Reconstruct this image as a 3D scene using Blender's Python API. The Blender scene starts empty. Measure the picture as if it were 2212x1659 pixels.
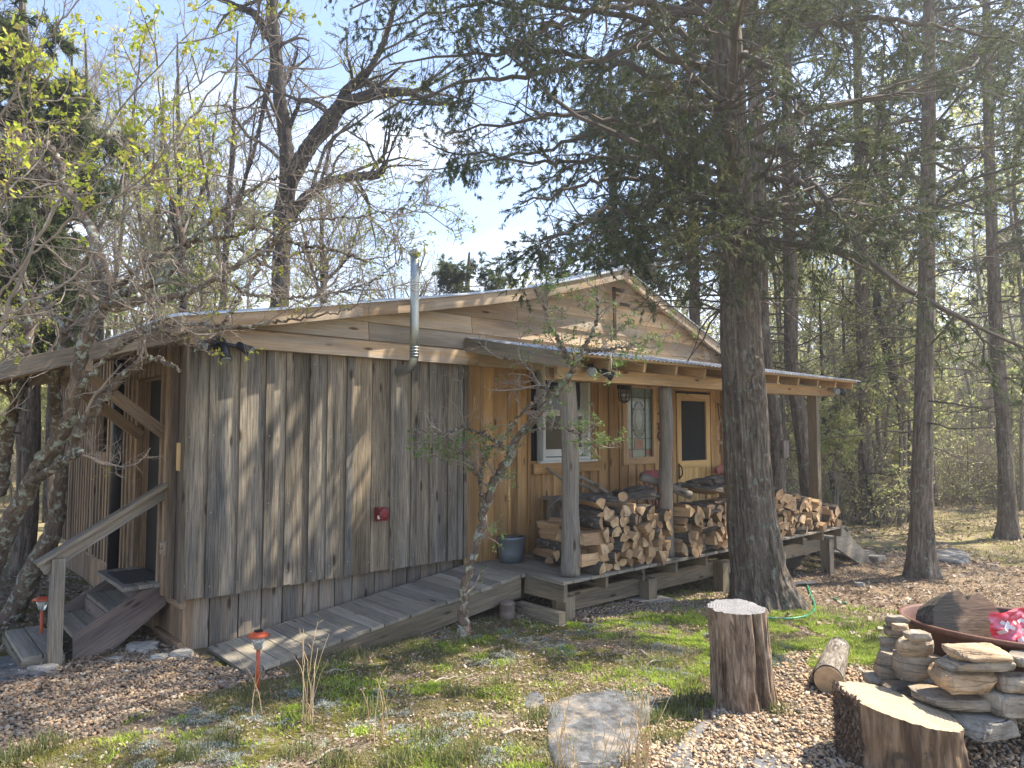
import bpy, math, random
import numpy as np
from mathutils import Vector, Matrix
random.seed(7)
rng = np.random.default_rng(11)
SC = bpy.context.scene
COL = SC.collection

# ------------------------------------------------------------------ camera
F, CX, CY = 1550., 1106., 829.5          # measured on a 2212 x 1659 picture
YAW, PITCH, CZ = math.atan2(1754, 1550), math.atan2(97, 1550), 2.2
_c, _s = math.cos(YAW), math.sin(YAW)
_fh = np.array([_c, _s, 0.]); RT = np.array([_s, -_c, 0.]); ZZ = np.array([0, 0, 1.])
FW = _fh*math.cos(PITCH)+ZZ*math.sin(PITCH); UP = -_fh*math.sin(PITCH)+ZZ*math.cos(PITCH)
CAM = np.array([0, 0, CZ])
cd = bpy.data.cameras.new('camera'); cam = bpy.data.objects.new('camera', cd); COL.objects.link(cam)
cd.sensor_width = 36; cd.lens = 36*F/2212; cd.clip_end = 2000; cd.clip_start = .05
M = Matrix(((RT[0], UP[0], -FW[0], 0), (RT[1], UP[1], -FW[1], 0), (RT[2], UP[2], -FW[2], CZ), (0, 0, 0, 1)))
cam.matrix_world = M
SC.camera = cam

# ------------------------------------------------------------------ light
SUN = Vector((1.0, -0.46, 1.5)).normalized()        # towards the sun
w = bpy.data.worlds.new('World'); SC.world = w; w.use_nodes = True
nt = w.node_tree; N = nt.nodes; L = nt.links; N.clear()
out = N.new('ShaderNodeOutputWorld'); bg = N.new('ShaderNodeBackground'); sky = N.new('ShaderNodeTexSky')
sky.sky_type = 'NISHITA'; sky.sun_disc = False
sky.sun_elevation = math.asin(SUN.z); sky.sun_rotation = math.atan2(SUN.x, SUN.y)
sky.air_density = 1.0; sky.dust_density = .4; sky.ozone_density = 4.5
bg.inputs['Strength'].default_value = 0.115
tc = N.new('ShaderNodeTexCoord'); mp = N.new('ShaderNodeMapping'); mp.inputs['Scale'].default_value = (1.2, 1.2, 3.2)
nz = N.new('ShaderNodeTexNoise'); nz.inputs['Scale'].default_value = 2.3; nz.inputs['Detail'].default_value = 7; nz.inputs['Roughness'].default_value = .55
sp = N.new('ShaderNodeSeparateXYZ'); mr = N.new('ShaderNodeMapRange')
mr.inputs[1].default_value = 0.08; mr.inputs[2].default_value = 0.62; mr.inputs[3].default_value = 0.30; mr.inputs[4].default_value = -0.22
ad = N.new('ShaderNodeMath'); ad.operation = 'ADD'
cr = N.new('ShaderNodeValToRGB'); cr.color_ramp.elements[0].position = .52; cr.color_ramp.elements[1].position = .86
mx = N.new('ShaderNodeMixRGB'); mx.inputs[2].default_value = (7.4, 7.6, 8.0, 1)
L.new(tc.outputs['Generated'], mp.inputs[0]); L.new(mp.outputs[0], nz.inputs[0]); L.new(tc.outputs['Generated'], sp.inputs[0])
L.new(sp.outputs[2], mr.inputs[0]); L.new(nz.outputs[0], ad.inputs[0]); L.new(mr.outputs[0], ad.inputs[1]); L.new(ad.outputs[0], cr.inputs[0])
L.new(cr.outputs[0], mx.inputs[0]); L.new(sky.outputs[0], mx.inputs[1]); L.new(mx.outputs[0], bg.inputs[0]); L.new(bg.outputs[0], out.inputs[0])
sl = bpy.data.lights.new('sun', 'SUN'); sl.energy = 5.0; sl.angle = math.radians(.6); sl.color = (1, .90, .74)
so = bpy.data.objects.new('sun', sl); COL.objects.link(so); so.rotation_euler = SUN.to_track_quat('Z', 'Y').to_euler()
SC.view_settings.view_transform = 'Standard'; SC.view_settings.look = 'None'; SC.view_settings.exposure = 1.62

# ------------------------------------------------------------------ picture <-> world measuring helpers
def ray(x, y): return FW*F+RT*(x-CX)-UP*(y-CY)
def pl(x, y, ax, v):
    d = ray(x, y); return CAM+d*((v-CAM[ax])/d[ax])
def dp(x, y, D): return CAM+ray(x, y)*(D/F)
def sst(t):
    t = np.clip(t, 0, 1); return t*t*(3-2*t)
def hash3(i, j, k, s=0):
    n = (i*374761393+j*668265263+k*2147483647*3+s*974634777) & 0xffffffff
    n = ((n ^ (n >> 13))*1274126177) & 0xffffffff
    n = (n ^ (n >> 16)) & 0xffffffff
    return n/4294967295.
def vnoise(P, s=0):
    P = np.asarray(P, float); i = np.floor(P).astype(np.int64); f = P-i; f = f*f*(3-2*f); r = 0
    for a in (0, 1):
        for b in (0, 1):
            for c in (0, 1):
                wt = (f[..., 0] if a else 1-f[..., 0])*(f[..., 1] if b else 1-f[..., 1])*(f[..., 2] if c else 1-f[..., 2])
                r = r+wt*hash3(i[..., 0]+a, i[..., 1]+b, i[..., 2]+c, s)
    return r
def fbm(P, o=4, s=0):
    P = np.asarray(P, float); r = 0; a = .5; t = 0
    for k in range(o): r = r+a*vnoise(P*2**k+k*17.3, s); t += a; a *= .5
    return r/t
def gbase(x, y):
    x = np.asarray(x, float); y = np.asarray(y, float); r = np.hypot(x, y)
    z = .29-.34*sst((x-5.0)/6.5)*sst((y+2.5)/5.5)+.33*(1-sst(r/6.2))
    d = np.hypot(x-5, y-5)
    z = z+2.2*sst((d-20)/45)+3.0*sst((d-60)/90)
    return z
def ground(x, y):
    x = np.asarray(x, float); y = np.asarray(y, float)
    p = np.stack([x*1.7, y*1.7, 0*x], -1); q = np.stack([x*9, y*9, 0*x], -1)
    return gbase(x, y)+.07*(fbm(p, 3)-.5)+.016*(fbm(q, 2, 5)-.5)
def G(x, y):
    z = .2
    for k in range(25): p = pl(x, y, 2, z); z = .5*z+.5*float(ground(p[0], p[1]))
    p = pl(x, y, 2, z); return p
def depth_of(p): return float((np.asarray(p)-CAM)@FW)

# ------------------------------------------------------------------ mesh builder
class MB:
    def __init__(s): s.V = []; s.F = []; s.M = []; s.R = []; s.G = []; s.n = 0
    def add(s, V, Fs, rnd=0., gc=None, mat=0):
        V = np.asarray(V, float).reshape(-1, 3); Fs = np.asarray(Fs, np.int64)
        s.V.append(V); s.G.append(V if gc is None else np.asarray(gc, float).reshape(-1, 3))
        s.R.append(np.broadcast_to(np.asarray(rnd, float), (len(V),)))
        s.F.append(Fs+s.n); s.M.append(np.broadcast_to(np.asarray(mat, np.int32), (len(Fs),))); s.n += len(V); return s
    def mesh(s, name, mats, smooth=False):
        me = bpy.data.meshes.new(name); V = np.concatenate(s.V); me.vertices.add(len(V)); me.vertices.foreach_set('co', V.astype(np.float32).ravel())
        ls = []; st = []; tot = []; o = 0
        for f in s.F:
            m, k = f.shape; ls.append(f.ravel()); st.append(o+np.arange(m)*k); tot.append(np.full(m, k)); o += m*k
        ls = np.concatenate(ls); st = np.concatenate(st); tot = np.concatenate(tot)
        me.loops.add(len(ls)); me.loops.foreach_set('vertex_index', ls.astype(np.int32))
        me.polygons.add(len(st)); me.polygons.foreach_set('loop_start', st.astype(np.int32)); me.polygons.foreach_set('loop_total', tot.astype(np.int32))
        me.polygons.foreach_set('material_index', np.concatenate(s.M).astype(np.int32))
        me.polygons.foreach_set('use_smooth', np.full(len(st), bool(smooth)))
        a = me.attributes.new('rnd', 'FLOAT', 'POINT'); a.data.foreach_set('value', np.concatenate(s.R).astype(np.float32))
        a = me.attributes.new('gc', 'FLOAT_VECTOR', 'POINT'); a.data.foreach_set('vector', np.concatenate(s.G).astype(np.float32).ravel())
        for m in (mats if isinstance(mats, (list, tuple)) else [mats]): me.materials.append(m)
        me.update(calc_edges=True); return me
    def build(s, name, mats, parent=None, smooth=False, **k):
        o = bpy.data.objects.new(name, s.mesh(name, mats, smooth)); COL.objects.link(o)
        if parent is not None:
            o.parent = parent; o.matrix_parent_inverse = Matrix.Translation(-Vector(parent.location))
        return tag(o, **k)
    def box(s, c, size, ax=None, rnd=None, mat=0, taper=0, off=None):
        """c centre, size along the three axes ax (rows)"""
        A = np.eye(3) if ax is None else np.asarray(ax, float); sz = np.asarray(size, float)
        u = np.array([[i, j, k] for i in (-.5, .5) for j in (-.5, .5) for k in (-.5, .5)])
        l = u*sz
        order = np.argsort(-sz); g = l[:, order]+np.array([random.uniform(-60, 60), random.uniform(-60, 60), random.uniform(-60, 60)])
        V = np.asarray(c)+l@A
        Fq = [[0, 1, 3, 2], [4, 6, 7, 5], [0, 4, 5, 1], [2, 3, 7, 6], [0, 2, 6, 4], [1, 5, 7, 3]]
        return s.add(V, Fq, random.random() if rnd is None else rnd, g, mat)
    def beam(s, p0, p1, wd, ht, up=(0, 0, 1), rnd=None, mat=0):
        p0 = np.asarray(p0, float); p1 = np.asarray(p1, float); d = p1-p0; ln = np.linalg.norm(d); d = d/ln
        up = np.asarray(up, float); sd = np.cross(up, d); sd /= np.linalg.norm(sd); u2 = np.cross(d, sd)
        return s.box((p0+p1)/2, (ln, wd, ht), (d, sd, u2), rnd, mat)
    def prism(s, poly, d, rnd=None, mat=0):
        """planar polygon (n,3) extruded by vector d"""
        P = np.asarray(poly, float); n = len(P); d = np.asarray(d, float); V = np.concatenate([P, P+d])
        r = random.random() if rnd is None else rnd
        e = P[1]-P[0]; e = e/np.linalg.norm(e); nn = d/np.linalg.norm(d); f = np.cross(nn, e)
        g = np.stack([V@e, V@f, V@nn], -1)+np.array([random.uniform(-50, 50)]*3)
        b = s.n; s.add(V, [[i, (i+1) % n, n+(i+1) % n, n+i] for i in range(n)], r, g, mat)
        s.F.append(np.array([list(range(n))[::-1]])+b); s.F.append(np.array([[n+i for i in range(n)]])+b); s.M += [np.array([mat], np.int32)]*2
        return s
    def tube(s, P, R, sides=8, rnd=None, mat=0, cap=True, amp=0., fq=6., seed=0):
        P = np.asarray(P, float); K = len(P); R = np.broadcast_to(np.asarray(R, float), (K,))
        T = np.gradient(P, axis=0); T /= np.linalg.norm(T, axis=1)[:, None]+1e-9
        ref = np.array([1., 0, 0]) if abs(T[:, 0]).mean() < .8 else np.array([0, 1., 0])
        n1 = np.cross(T, ref); n1 /= np.linalg.norm(n1, axis=1)[:, None]; n2 = np.cross(T, n1)
        a = np.arange(sides)/sides*2*math.pi; ca, sa = np.cos(a), np.sin(a)
        Ls = np.concatenate([[0], np.cumsum(np.linalg.norm(np.diff(P, axis=0), axis=1))])
        gx = np.broadcast_to(Ls[:, None], (K, sides)); gy = R[:, None]*ca; gz = R[:, None]*sa
        rr = np.broadcast_to(R[:, None], (K, sides)).copy()
        if amp:
            q = np.stack([gx*fq*.16, gy*fq+seed, gz*fq+seed], -1); rr = rr*(1+amp*(fbm(q, 4, seed)-.5)*2)
        V = P[:, None]+rr[..., None]*(ca[None, :, None]*n1[:, None]+sa[None, :, None]*n2[:, None])
        i = np.arange(K-1)[:, None]*sides; j = np.arange(sides)[None]; j2 = (j+1) % sides
        Q = np.stack([i+j, i+j2, i+sides+j2, i+sides+j], -1).reshape(-1, 4)
        b = s.n; r = random.random() if rnd is None else rnd
        s.add(V, Q, r, np.stack([gx+seed*3.1, gy+seed, gz], -1), mat)
        if cap:
            s.F.append(np.array([list(range(sides))[::-1]])+b); s.F.append(np.array([[(K-1)*sides+q for q in range(sides)]])+b)
            s.M += [np.array([mat], np.int32)]*2
        return s
    def tubes(s, P, R, sides=3, rnd=0., mat=0):
        """many thin branches at once: P (N,K,3), R (N,K)"""
        Nn, K, _ = P.shape; T = np.gradient(P, axis=1); T /= np.linalg.norm(T, axis=2, keepdims=True)+1e-9
        ref = np.where((np.abs(T[:, :1, 2:3]) < .85), np.array([0, 0, 1.]), np.array([1., 0, 0]))
        n1 = np.cross(T, ref); n1 /= np.linalg.norm(n1, axis=2, keepdims=True)+1e-9; n2 = np.cross(T, n1)
        a = np.arange(sides)/sides*2*math.pi
        V = P[:, :, None]+R[:, :, None, None]*(np.cos(a)[:, None]*n1[:, :, None]+np.sin(a)[:, None]*n2[:, :, None])
        b = (np.arange(Nn)*K*sides)[:, None, None]; i = (np.arange(K-1)*sides)[None, :, None]; j = np.arange(sides)[None, None]; j2 = (j+1) % sides
        Q = np.stack([b+i+j, b+i+j2, b+i+sides+j2, b+i+sides+j], -1).reshape(-1, 4)
        return s.add(V.reshape(-1, 3), Q, np.repeat(np.broadcast_to(rnd, (Nn,)), K*sides), None, mat)

def tag(o, label=None, cat=None, group=None, kind=None):
    if label: o['label'] = label
    if cat: o['category'] = cat
    if group: o['group'] = group
    if kind: o['kind'] = kind
    return o
def empty(name, loc, label, cat, group=None):
    o = bpy.data.objects.new(name, None); COL.objects.link(o); o.location = [float(v) for v in loc]; o.empty_display_size = .1
    return tag(o, label, cat, group)
def link_to(o, parent):
    o.parent = parent; o.matrix_parent_inverse = Matrix.Translation(-Vector(parent.location)); return o

# ------------------------------------------------------------------ materials
def newmat(name):
    m = bpy.data.materials.new(name); m.use_nodes = True; t = m.node_tree; b = t.nodes['Principled BSDF']; return m, t, b
def nd(t, typ, **k):
    n = t.nodes.new(typ)
    for a, v in k.items():
        if a.startswith('i_'): n.inputs[int(a[2:])].default_value = v
        else: setattr(n, a, v)
    return n
def ramp(t, stops, fac=None, interp='LINEAR'):
    r = t.nodes.new('ShaderNodeValToRGB'); r.color_ramp.interpolation = interp; e = r.color_ramp.elements
    while len(e) > 1: e.remove(e[-1])
    e[0].position = stops[0][0]; e[0].color = (*stops[0][1], 1)
    for p, c in stops[1:]: q = e.new(p); q.color = (*c, 1)
    if fac is not None: t.links.new(fac, r.inputs[0])
    return r.outputs[0]
def g3(v): return (v, v, v)
def noise(t, vec, scale, detail=4, rough=.55, mapscale=None, dist=0):
    if mapscale is not None:
        m = nd(t, 'ShaderNodeMapping'); m.inputs['Scale'].default_value = mapscale; t.links.new(vec, m.inputs[0]); vec = m.outputs[0]
    n = nd(t, 'ShaderNodeTexNoise'); n.inputs['Scale'].default_value = scale; n.inputs['Detail'].default_value = detail
    n.inputs['Roughness'].default_value = rough; n.inputs['Distortion'].default_value = dist
    t.links.new(vec, n.inputs[0]); return n.outputs[0]
def attr(t, name, fac=False):
    a = nd(t, 'ShaderNodeAttribute', attribute_name=name); return a.outputs['Fac'] if fac else a.outputs['Vector']
def mixc(t, a, b, fac, mode='MIX'):
    m = nd(t, 'ShaderNodeMixRGB', blend_type=mode)
    for i, v in ((0, fac), (1, a), (2, b)):
        if hasattr(v, 'is_linked') or isinstance(v, bpy.types.NodeSocket): t.links.new(v, m.inputs[i])
        else: m.inputs[i].default_value = v if not isinstance(v, tuple) or len(v) == 4 else (*v, 1)
    return m.outputs[0]
def bump(t, b, h, strength=.4, dist=.01):
    n = nd(t, 'ShaderNodeBump'); n.inputs['Strength'].default_value = strength; n.inputs['Distance'].default_value = dist
    t.links.new(h, n.inputs['Height']); t.links.new(n.outputs[0], b.inputs['Normal'])
def wood(name, pal, worn=None, wamt=.5, rough=.85, grain=.55, knots=True, streak=(.6, 1.25)):
    """pal: list of colours chosen per board by rnd; worn: second tone in long streaks"""
    m, t, b = newmat(name); gc = attr(t, 'gc'); rn = attr(t, 'rnd', True)
    base = ramp(t, [(i/max(1, len(pal)-1), c) for i, c in enumerate(pal)], rn)
    st = noise(t, gc, 1.0, 5, .6, (.9, 9, 9), .4)
    if worn: base = mixc(t, base, worn, ramp(t, [(.5-.22*wamt, g3(0)), (.78-.16*wamt, g3(1))], st))
    fine = noise(t, gc, 1.0, 6, .7, (3.5, 95, 95), .2)
    saw = noise(t, gc, 1.0, 2, .5, (90, 6, 6))
    base = mixc(t, base, ramp(t, [(.3, g3(1-grain)), (.6, g3(1.06))], fine), 1., 'MULTIPLY')
    base = mixc(t, base, ramp(t, [(.35, g3(streak[0])), (.65, g3(streak[1]))], noise(t, gc, 1., 4, .6, (.35, 3.2, 3.2))), 1., 'MULTIPLY')
    if knots:
        mpn = nd(t, 'ShaderNodeMapping'); mpn.inputs['Scale'].default_value = (1.5, 5.5, 5.5); t.links.new(gc, mpn.inputs[0])
        v = nd(t, 'ShaderNodeTexVoronoi'); v.inputs['Scale'].default_value = 1.3; t.links.new(mpn.outputs[0], v.inputs[0])
        base = mixc(t, base, (.25, .2, .16, 1), ramp(t, [(.07, g3(.95)), (.15, g3(0))], v.outputs['Distance']), 'MULTIPLY')
    t.links.new(base, b.inputs['Base Color']); b.inputs['Roughness'].default_value = rough; b.inputs['Specular IOR Level'].default_value = .25
    bump(t, b, mixc(t, fine, saw, .35), .5, .006); return m
def mixc_mul(*a): return mixc(*a)
def _mx(t, a, b, fac, mode): return mixc(t, a, b, fac, mode)
def bark(name, c1, c2, c3, sc=1., lichen=None, lam=.5, dist=.03):
    m, t, b = newmat(name); gc = attr(t, 'gc')
    n1 = noise(t, gc, sc, 7, .7, (3.6, 27, 27), 1.1); n2 = noise(t, gc, sc, 5, .65, (2.2, 6, 6), .8)
    base = ramp(t, [(.33, c1), (.5, c2), (.68, c3)], n1)
    base = mixc(t, base, ramp(t, [(.3, g3(.6)), (.7, g3(1.25))], n2), 1., 'MULTIPLY')
    if lichen:
        n3 = noise(t, gc, 9*sc, 5, .7, (1, 1, 1)); base = mixc(t, base, lichen, ramp(t, [(.62-.2*lam, g3(0)), (.70-.2*lam, g3(1))], n3))
    t.links.new(base, b.inputs['Base Color']); b.inputs['Roughness'].default_value = .95; b.inputs['Specular IOR Level'].default_value = .15
    bump(t, b, n1, .9, dist); return m
def leafm(name, stops, trans=.45, rough=.6):
    m, t, b = newmat(name); rn = attr(t, 'rnd', True); c = ramp(t, stops, rn)
    t.links.new(c, b.inputs['Base Color']); b.inputs['Roughness'].default_value = rough; b.inputs['Specular IOR Level'].default_value = .2
    tr = nd(t, 'ShaderNodeBsdfTranslucent'); ms = nd(t, 'ShaderNodeMixShader'); t.links.new(c, tr.inputs[0])
    ms.inputs[0].default_value = trans; t.links.new(b.outputs[0], ms.inputs[1]); t.links.new(tr.outputs[0], ms.inputs[2])
    t.links.new(ms.outputs[0], t.nodes['Material Output'].inputs[0]); return m
def plain(name, col, rough=.6, metal=0., var=.25, sc=12, spec=.4, bmp=.15):
    m, t, b = newmat(name); tcn = nd(t, 'ShaderNodeTexCoord'); n = noise(t, tcn.outputs['Object'], sc, 6, .65)
    c = mixc(t, (*col, 1), ramp(t, [(.3, g3(1-var)), (.7, g3(1+var))], n), 1., 'MULTIPLY')
    t.links.new(c, b.inputs['Base Color']); b.inputs['Roughness'].default_value = rough; b.inputs['Metallic'].default_value = metal
    b.inputs['Specular IOR Level'].default_value = spec; bump(t, b, n, bmp, .01); return m

W = {}
W['front'] = wood('weathered_front_boards', [(.155, .152, .145), (.32, .25, .165), (.12, .12, .118), (.26, .235, .20), (.175, .17, .16), (.34, .26, .165), (.225, .21, .185), (.15, .145, .138), (.28, .245, .195)], (.33, .275, .20), .5, grain=.8, streak=(.45, 1.35))
W['gable'] = wood('pale_gable_siding', [(.43, .29, .17), (.52, .365, .22), (.44, .36, .27), (.50, .34, .20)], (.42, .38, .33), .4, grain=.3)
W['porch'] = wood('honey_porch_boards', [(.44, .26, .105), (.50, .305, .13), (.39, .225, .09), (.51, .33, .155)], (.36, .21, .095), .35, grain=.3)
W['door'] = wood('golden_door_wood', [(.52, .33, .12), (.56, .36, .14)], None, grain=.25, rough=.5)
W['side'] = wood('brown_side_boards', [(.34, .23, .14), (.40, .265, .155), (.26, .195, .14), (.44, .30, .185)], (.22, .18, .14), .35, grain=.6)
W['skirt'] = wood('grey_skirt_boards', [(.19, .175, .155), (.25, .22, .185), (.17, .16, .145)], (.32, .25, .18), .4, grain=.6, streak=(.6, 1.25))
W['deck'] = wood('grey_deck_boards', [(.27, .25, .215), (.33, .295, .24), (.24, .225, .2)], (.31, .27, .2), .4, grain=.5, streak=(.65, 1.2))
W['frame'] = wood('brown_deck_frame', [(.24, .19, .13), (.29, .23, .15), (.2, .165, .12)], (.2, .18, .14), .4)
W['beam'] = wood('tan_beam_wood', [(.42, .27, .13), (.48, .31, .16)], (.33, .24, .15), .3, grain=.35)
W['post'] = wood('cedar_post_wood', [(.29, .25, .20), (.34, .28, .20)], (.22, .21, .195), .6, grain=.6)
W['string'] = wood('dark_stair_wood', [(.19, .15, .135), (.23, .18, .15)], (.16, .14, .135), .5)
W['split'] = wood('split_firewood', [(.40, .25, .13), (.47, .31, .17), (.33, .20, .11), (.52, .36, .21), (.28, .18, .11)], (.52, .36, .21), .3, grain=.4, knots=False)
W['endg'] = wood('firewood_ends', [(.46, .30, .165), (.56, .40, .24), (.36, .23, .125), (.60, .45, .28), (.30, .19, .11), (.50, .34, .19)], (.36, .22, .12), .25, grain=.3, knots=False)
W['logbark'] = bark('firewood_bark', (.045, .04, .036), (.11, .095, .08), (.22, .19, .16), 2., (.24, .25, .23), .2)
W['stumpbark'] = bark('stump_side_fibres', (.06, .04, .028), (.30, .22, .155), (.52, .41, .30), 1.2, None, dist=.035)
W['cedar'] = bark('cedar_bark', (.055, .045, .038), (.16, .13, .105), (.32, .275, .23), 1., (.22, .25, .20), .25, dist=.05)
W['oak'] = bark('dark_oak_bark', (.02, .018, .016), (.065, .056, .05), (.17, .15, .13), 1., (.25, .26, .22), .1)
W['lich'] = bark('lichen_bark', (.07, .055, .045), (.17, .13, .10), (.27, .21, .165), 1.5, (.36, .40, .34), .5)
W['pale'] = bark('pale_grey_bark', (.09, .08, .065), (.20, .175, .145), (.34, .30, .25), 1.)
W['twig'] = plain('bare_twig', (.22, .185, .155), .9, 0, .4, 3)
W['twigd'] = plain('dark_twig', (.09, .075, .062), .9, 0, .4, 3)
LF = {}
LF['cedar'] = leafm('cedar_foliage', [(0, (.06, .08, .040)), (.5, (.09, .115, .052)), (.8, (.13, .135, .055)), (1, (.20, .165, .07))], .45)
LF['spring'] = leafm('spring_leaves', [(0, (.30, .36, .05)), (.6, (.40, .46, .07)), (1, (.52, .42, .12))], .55)
LF['haw'] = leafm('hawthorn_leaves', [(0, (.10, .19, .05)), (.7, (.17, .27, .08)), (1, (.28, .25, .1))], .5)
LF['far'] = leafm('pale_wood_leaves', [(0, (.30, .38, .14)), (.4, (.44, .50, .19)), (.7, (.50, .46, .24)), (1, (.58, .54, .30))], .6)
LF['fard'] = leafm('far_cedar_leaves', [(0, (.10, .15, .07)), (1, (.20, .23, .11))], .4)

SHAFT = []
SV = np.array([SUN.x, SUN.y, SUN.z])
def lit(a, b_, r, ax=1, v=6.5, n=5):
    """openings in the crowns: the sun reaches the line a-b of the picture, lying on plane ax = v"""
    p0, p1 = pl(*a, ax, v), pl(*b_, ax, v)
    for t in np.linspace(0, 1, n): SHAFT.append((p0*(1-t)+p1*t, r))
for a, b_, r in (((925, 800), (850, 960), .13), ((900, 980), (800, 1180), .10), ((720, 790), (600, 1010), .10), ((640, 1000), (560, 1230), .07), ((520, 800), (450, 1000), .08), ((480, 1050), (450, 1250), .06), ((760, 1050), (700, 1180), .07), ((1380, 680), (1500, 740), .2), ((1150, 690), (1260, 740), .12), ((900, 750), (990, 765), .13), ((1480, 770), (1560, 640), .12), ((760, 800), (690, 960), .10), ((850, 840), (770, 1050), .09), ((560, 900), (520, 1200), .08), ((680, 1080), (640, 1230), .07), ((590, 790), (560, 960), .09), ((800, 640), (900, 700), .10), ((600, 700), (760, 720), .08), ((1520, 980), (1545, 1060), .08), ((1570, 960), (1575, 1060), .06)): lit(a, b_, r*1.75, n=9)
for a, b_, r, z_ in (((150, 1560), (420, 1500), .10, .3), ((60, 1640), (200, 1610), .09, .3), ((450, 1420), (620, 1390), .06, .35), ((1150, 790), (1500, 800), .2, 3.0), ((1260, 780), (1560, 790), .2, 3.05), ((1300, 780), (1800, 825), .25, 3.0), ((1300, 1350), (1500, 1400), .16, .25), ((900, 1450), (1100, 1480), .08, .25), ((1180, 1520), (1380, 1600), .15, .3), ((700, 1600), (950, 1560), .10, .3), ((500, 1560), (640, 1640), .08, .3)): lit(a, b_, r, 2, z_, 6)
for a, b_, r in (((1270, 1100), (1480, 1120), .07), ((1300, 1180), (1450, 1170), .06), ((1700, 1100), (1800, 1120), .15)): lit(a, b_, r, 1, 5.1)
for q in SHAFT[:0]: pass
def open_sky(p):
    k = np.ones(len(p), bool)
    for t, r in SHAFT:
        v = p-t; s = v@SV; d = np.linalg.norm(v-s[:, None]*SV, axis=1); k &= ~((s > .25) & (d < r))
    return k
def thin_out(P, R):
    k = open_sky(P[:, P.shape[1]//2]) & open_sky(P[:, -1]); return P[k], R[k]
# ------------------------------------------------------------------ branches, vectorised
def nrm(v): return v/(np.linalg.norm(v, axis=-1, keepdims=True)+1e-9)
def catmull(P, K):
    P = np.asarray(P, float); n = len(P)
    if n == 2: t = np.linspace(0, 1, K)[:, None]; return P[0]*(1-t)+P[1]*t
    Q = np.vstack([2*P[0]-P[1], P, 2*P[-1]-P[-2]]); u = np.linspace(0, n-1-1e-6, K); i = u.astype(int); f = (u-i)[:, None]
    a, b, c, d = Q[i], Q[i+1], Q[i+2], Q[i+3]
    return .5*((2*b)+(-a+c)*f+(2*a-5*b+4*c-d)*f**2+(-a+3*b-3*c+d)*f**3)
def at_t(P, R, t):
    K = P.shape[1]; u = t*(K-1)*.9999; i = np.clip(u.astype(int), 0, K-2); f = (u-i)[..., None]; n = np.arange(P.shape[0])[:, None]
    a, b = P[n, i], P[n, i+1]; r = R[n, i]*(1-f[..., 0])+R[n, i+1]*f[..., 0]
    return a*(1-f)+b*f, nrm(b-a), r
def spawn(P, R, n, ln, ang=(40, 70), K=5, curl=.25, up=0., rs=.5, t0=.2, t1=1., tip=.3, rmin=.0012, shrink=.5, flat=0., bias=None):
    t = rng.uniform(t0, t1, (P.shape[0], n)); p, T, r = at_t(P, R, t)
    v = rng.normal(size=p.shape); v[..., 2] *= (1-flat); v = nrm(v-(v*T).sum(-1, keepdims=True)*T)
    a = np.radians(rng.uniform(*ang, t.shape))[..., None]; d = np.cos(a)*T+np.sin(a)*v
    if bias is not None: d = nrm(d+np.asarray(bias))
    d = d.reshape(-1, 3); p = p.reshape(-1, 3); r = np.maximum(r.reshape(-1)*rs, rmin)
    Ln = (rng.uniform(.55, 1.25, t.shape)*ln*(1-shrink*t)).reshape(-1, 1)/(K-1)
    O = [p]
    for k in range(K-1):
        d = nrm(d+curl*rng.normal(size=d.shape)+np.array([0, 0, up])); O.append(O[-1]+d*Ln)
    Pn = np.stack(O, 1); Rn = r[:, None]*np.linspace(1, tip, K)[None]; return Pn, Rn
def leaves(mb, p, size, mat=0, el=.5, r=None, droop=0., n=None):
    """rhombic leaves at points p (N,3)"""
    Nn = len(p); a = nrm(rng.normal(size=(Nn, 3))-np.array([0, 0, droop])); b = nrm(np.cross(a, rng.normal(size=(Nn, 3))))
    sz = size*rng.uniform(.6, 1.3, (Nn, 1)); V = np.stack([p, p+a*sz*.5+b*sz*el*.5, p+a*sz, p+a*sz*.5-b*sz*el*.5], 1)
    q = np.arange(Nn)[:, None]*4+np.arange(4)
    rr = rng.uniform(0, 1, Nn) if r is None else r
    mb.add(V, q, np.repeat(rr, 4), None, mat)
def sprays(mb, p, dirs, size, k=7, mat=0, width=.16, spread=.75, r=None, droop=.2):
    """feathery sprays: k narrow triangles fanned round dirs"""
    Nn = len(p); c = rng.normal(size=(Nn, 1, 3)); side = nrm(np.cross(dirs[:, None], c))
    t = rng.uniform(0, .6, (Nn, k, 1)); d = nrm(dirs[:, None]*1.0+side*rng.uniform(-spread, spread, (Nn, k, 1))+.35*rng.normal(size=(Nn, k, 3))-np.array([0, 0, droop]))
    s = size*rng.uniform(.5, 1.2, (Nn, k, 1)); o = p[:, None]+dirs[:, None]*t*size
    wv = nrm(np.cross(d, rng.normal(size=(Nn, k, 3))))*s*width
    V = np.stack([o-wv*.4, o+d*s*.5+wv*.5, o+d*s, o+d*s*.5-wv*.5], 2)
    q = np.arange(Nn*k)[:, None]*4+np.arange(4); rr = rng.beta(2, 3, Nn) if r is None else r
    mb.add(V.reshape(-1, 3), q, np.repeat(rr, 4*k), None, mat)
def along(P, R, n, t0=0.1):
    t = rng.uniform(t0, 1, (P.shape[0], n)); p, T, r = at_t(P, R, t); return p.reshape(-1, 3), T.reshape(-1, 3)

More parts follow.
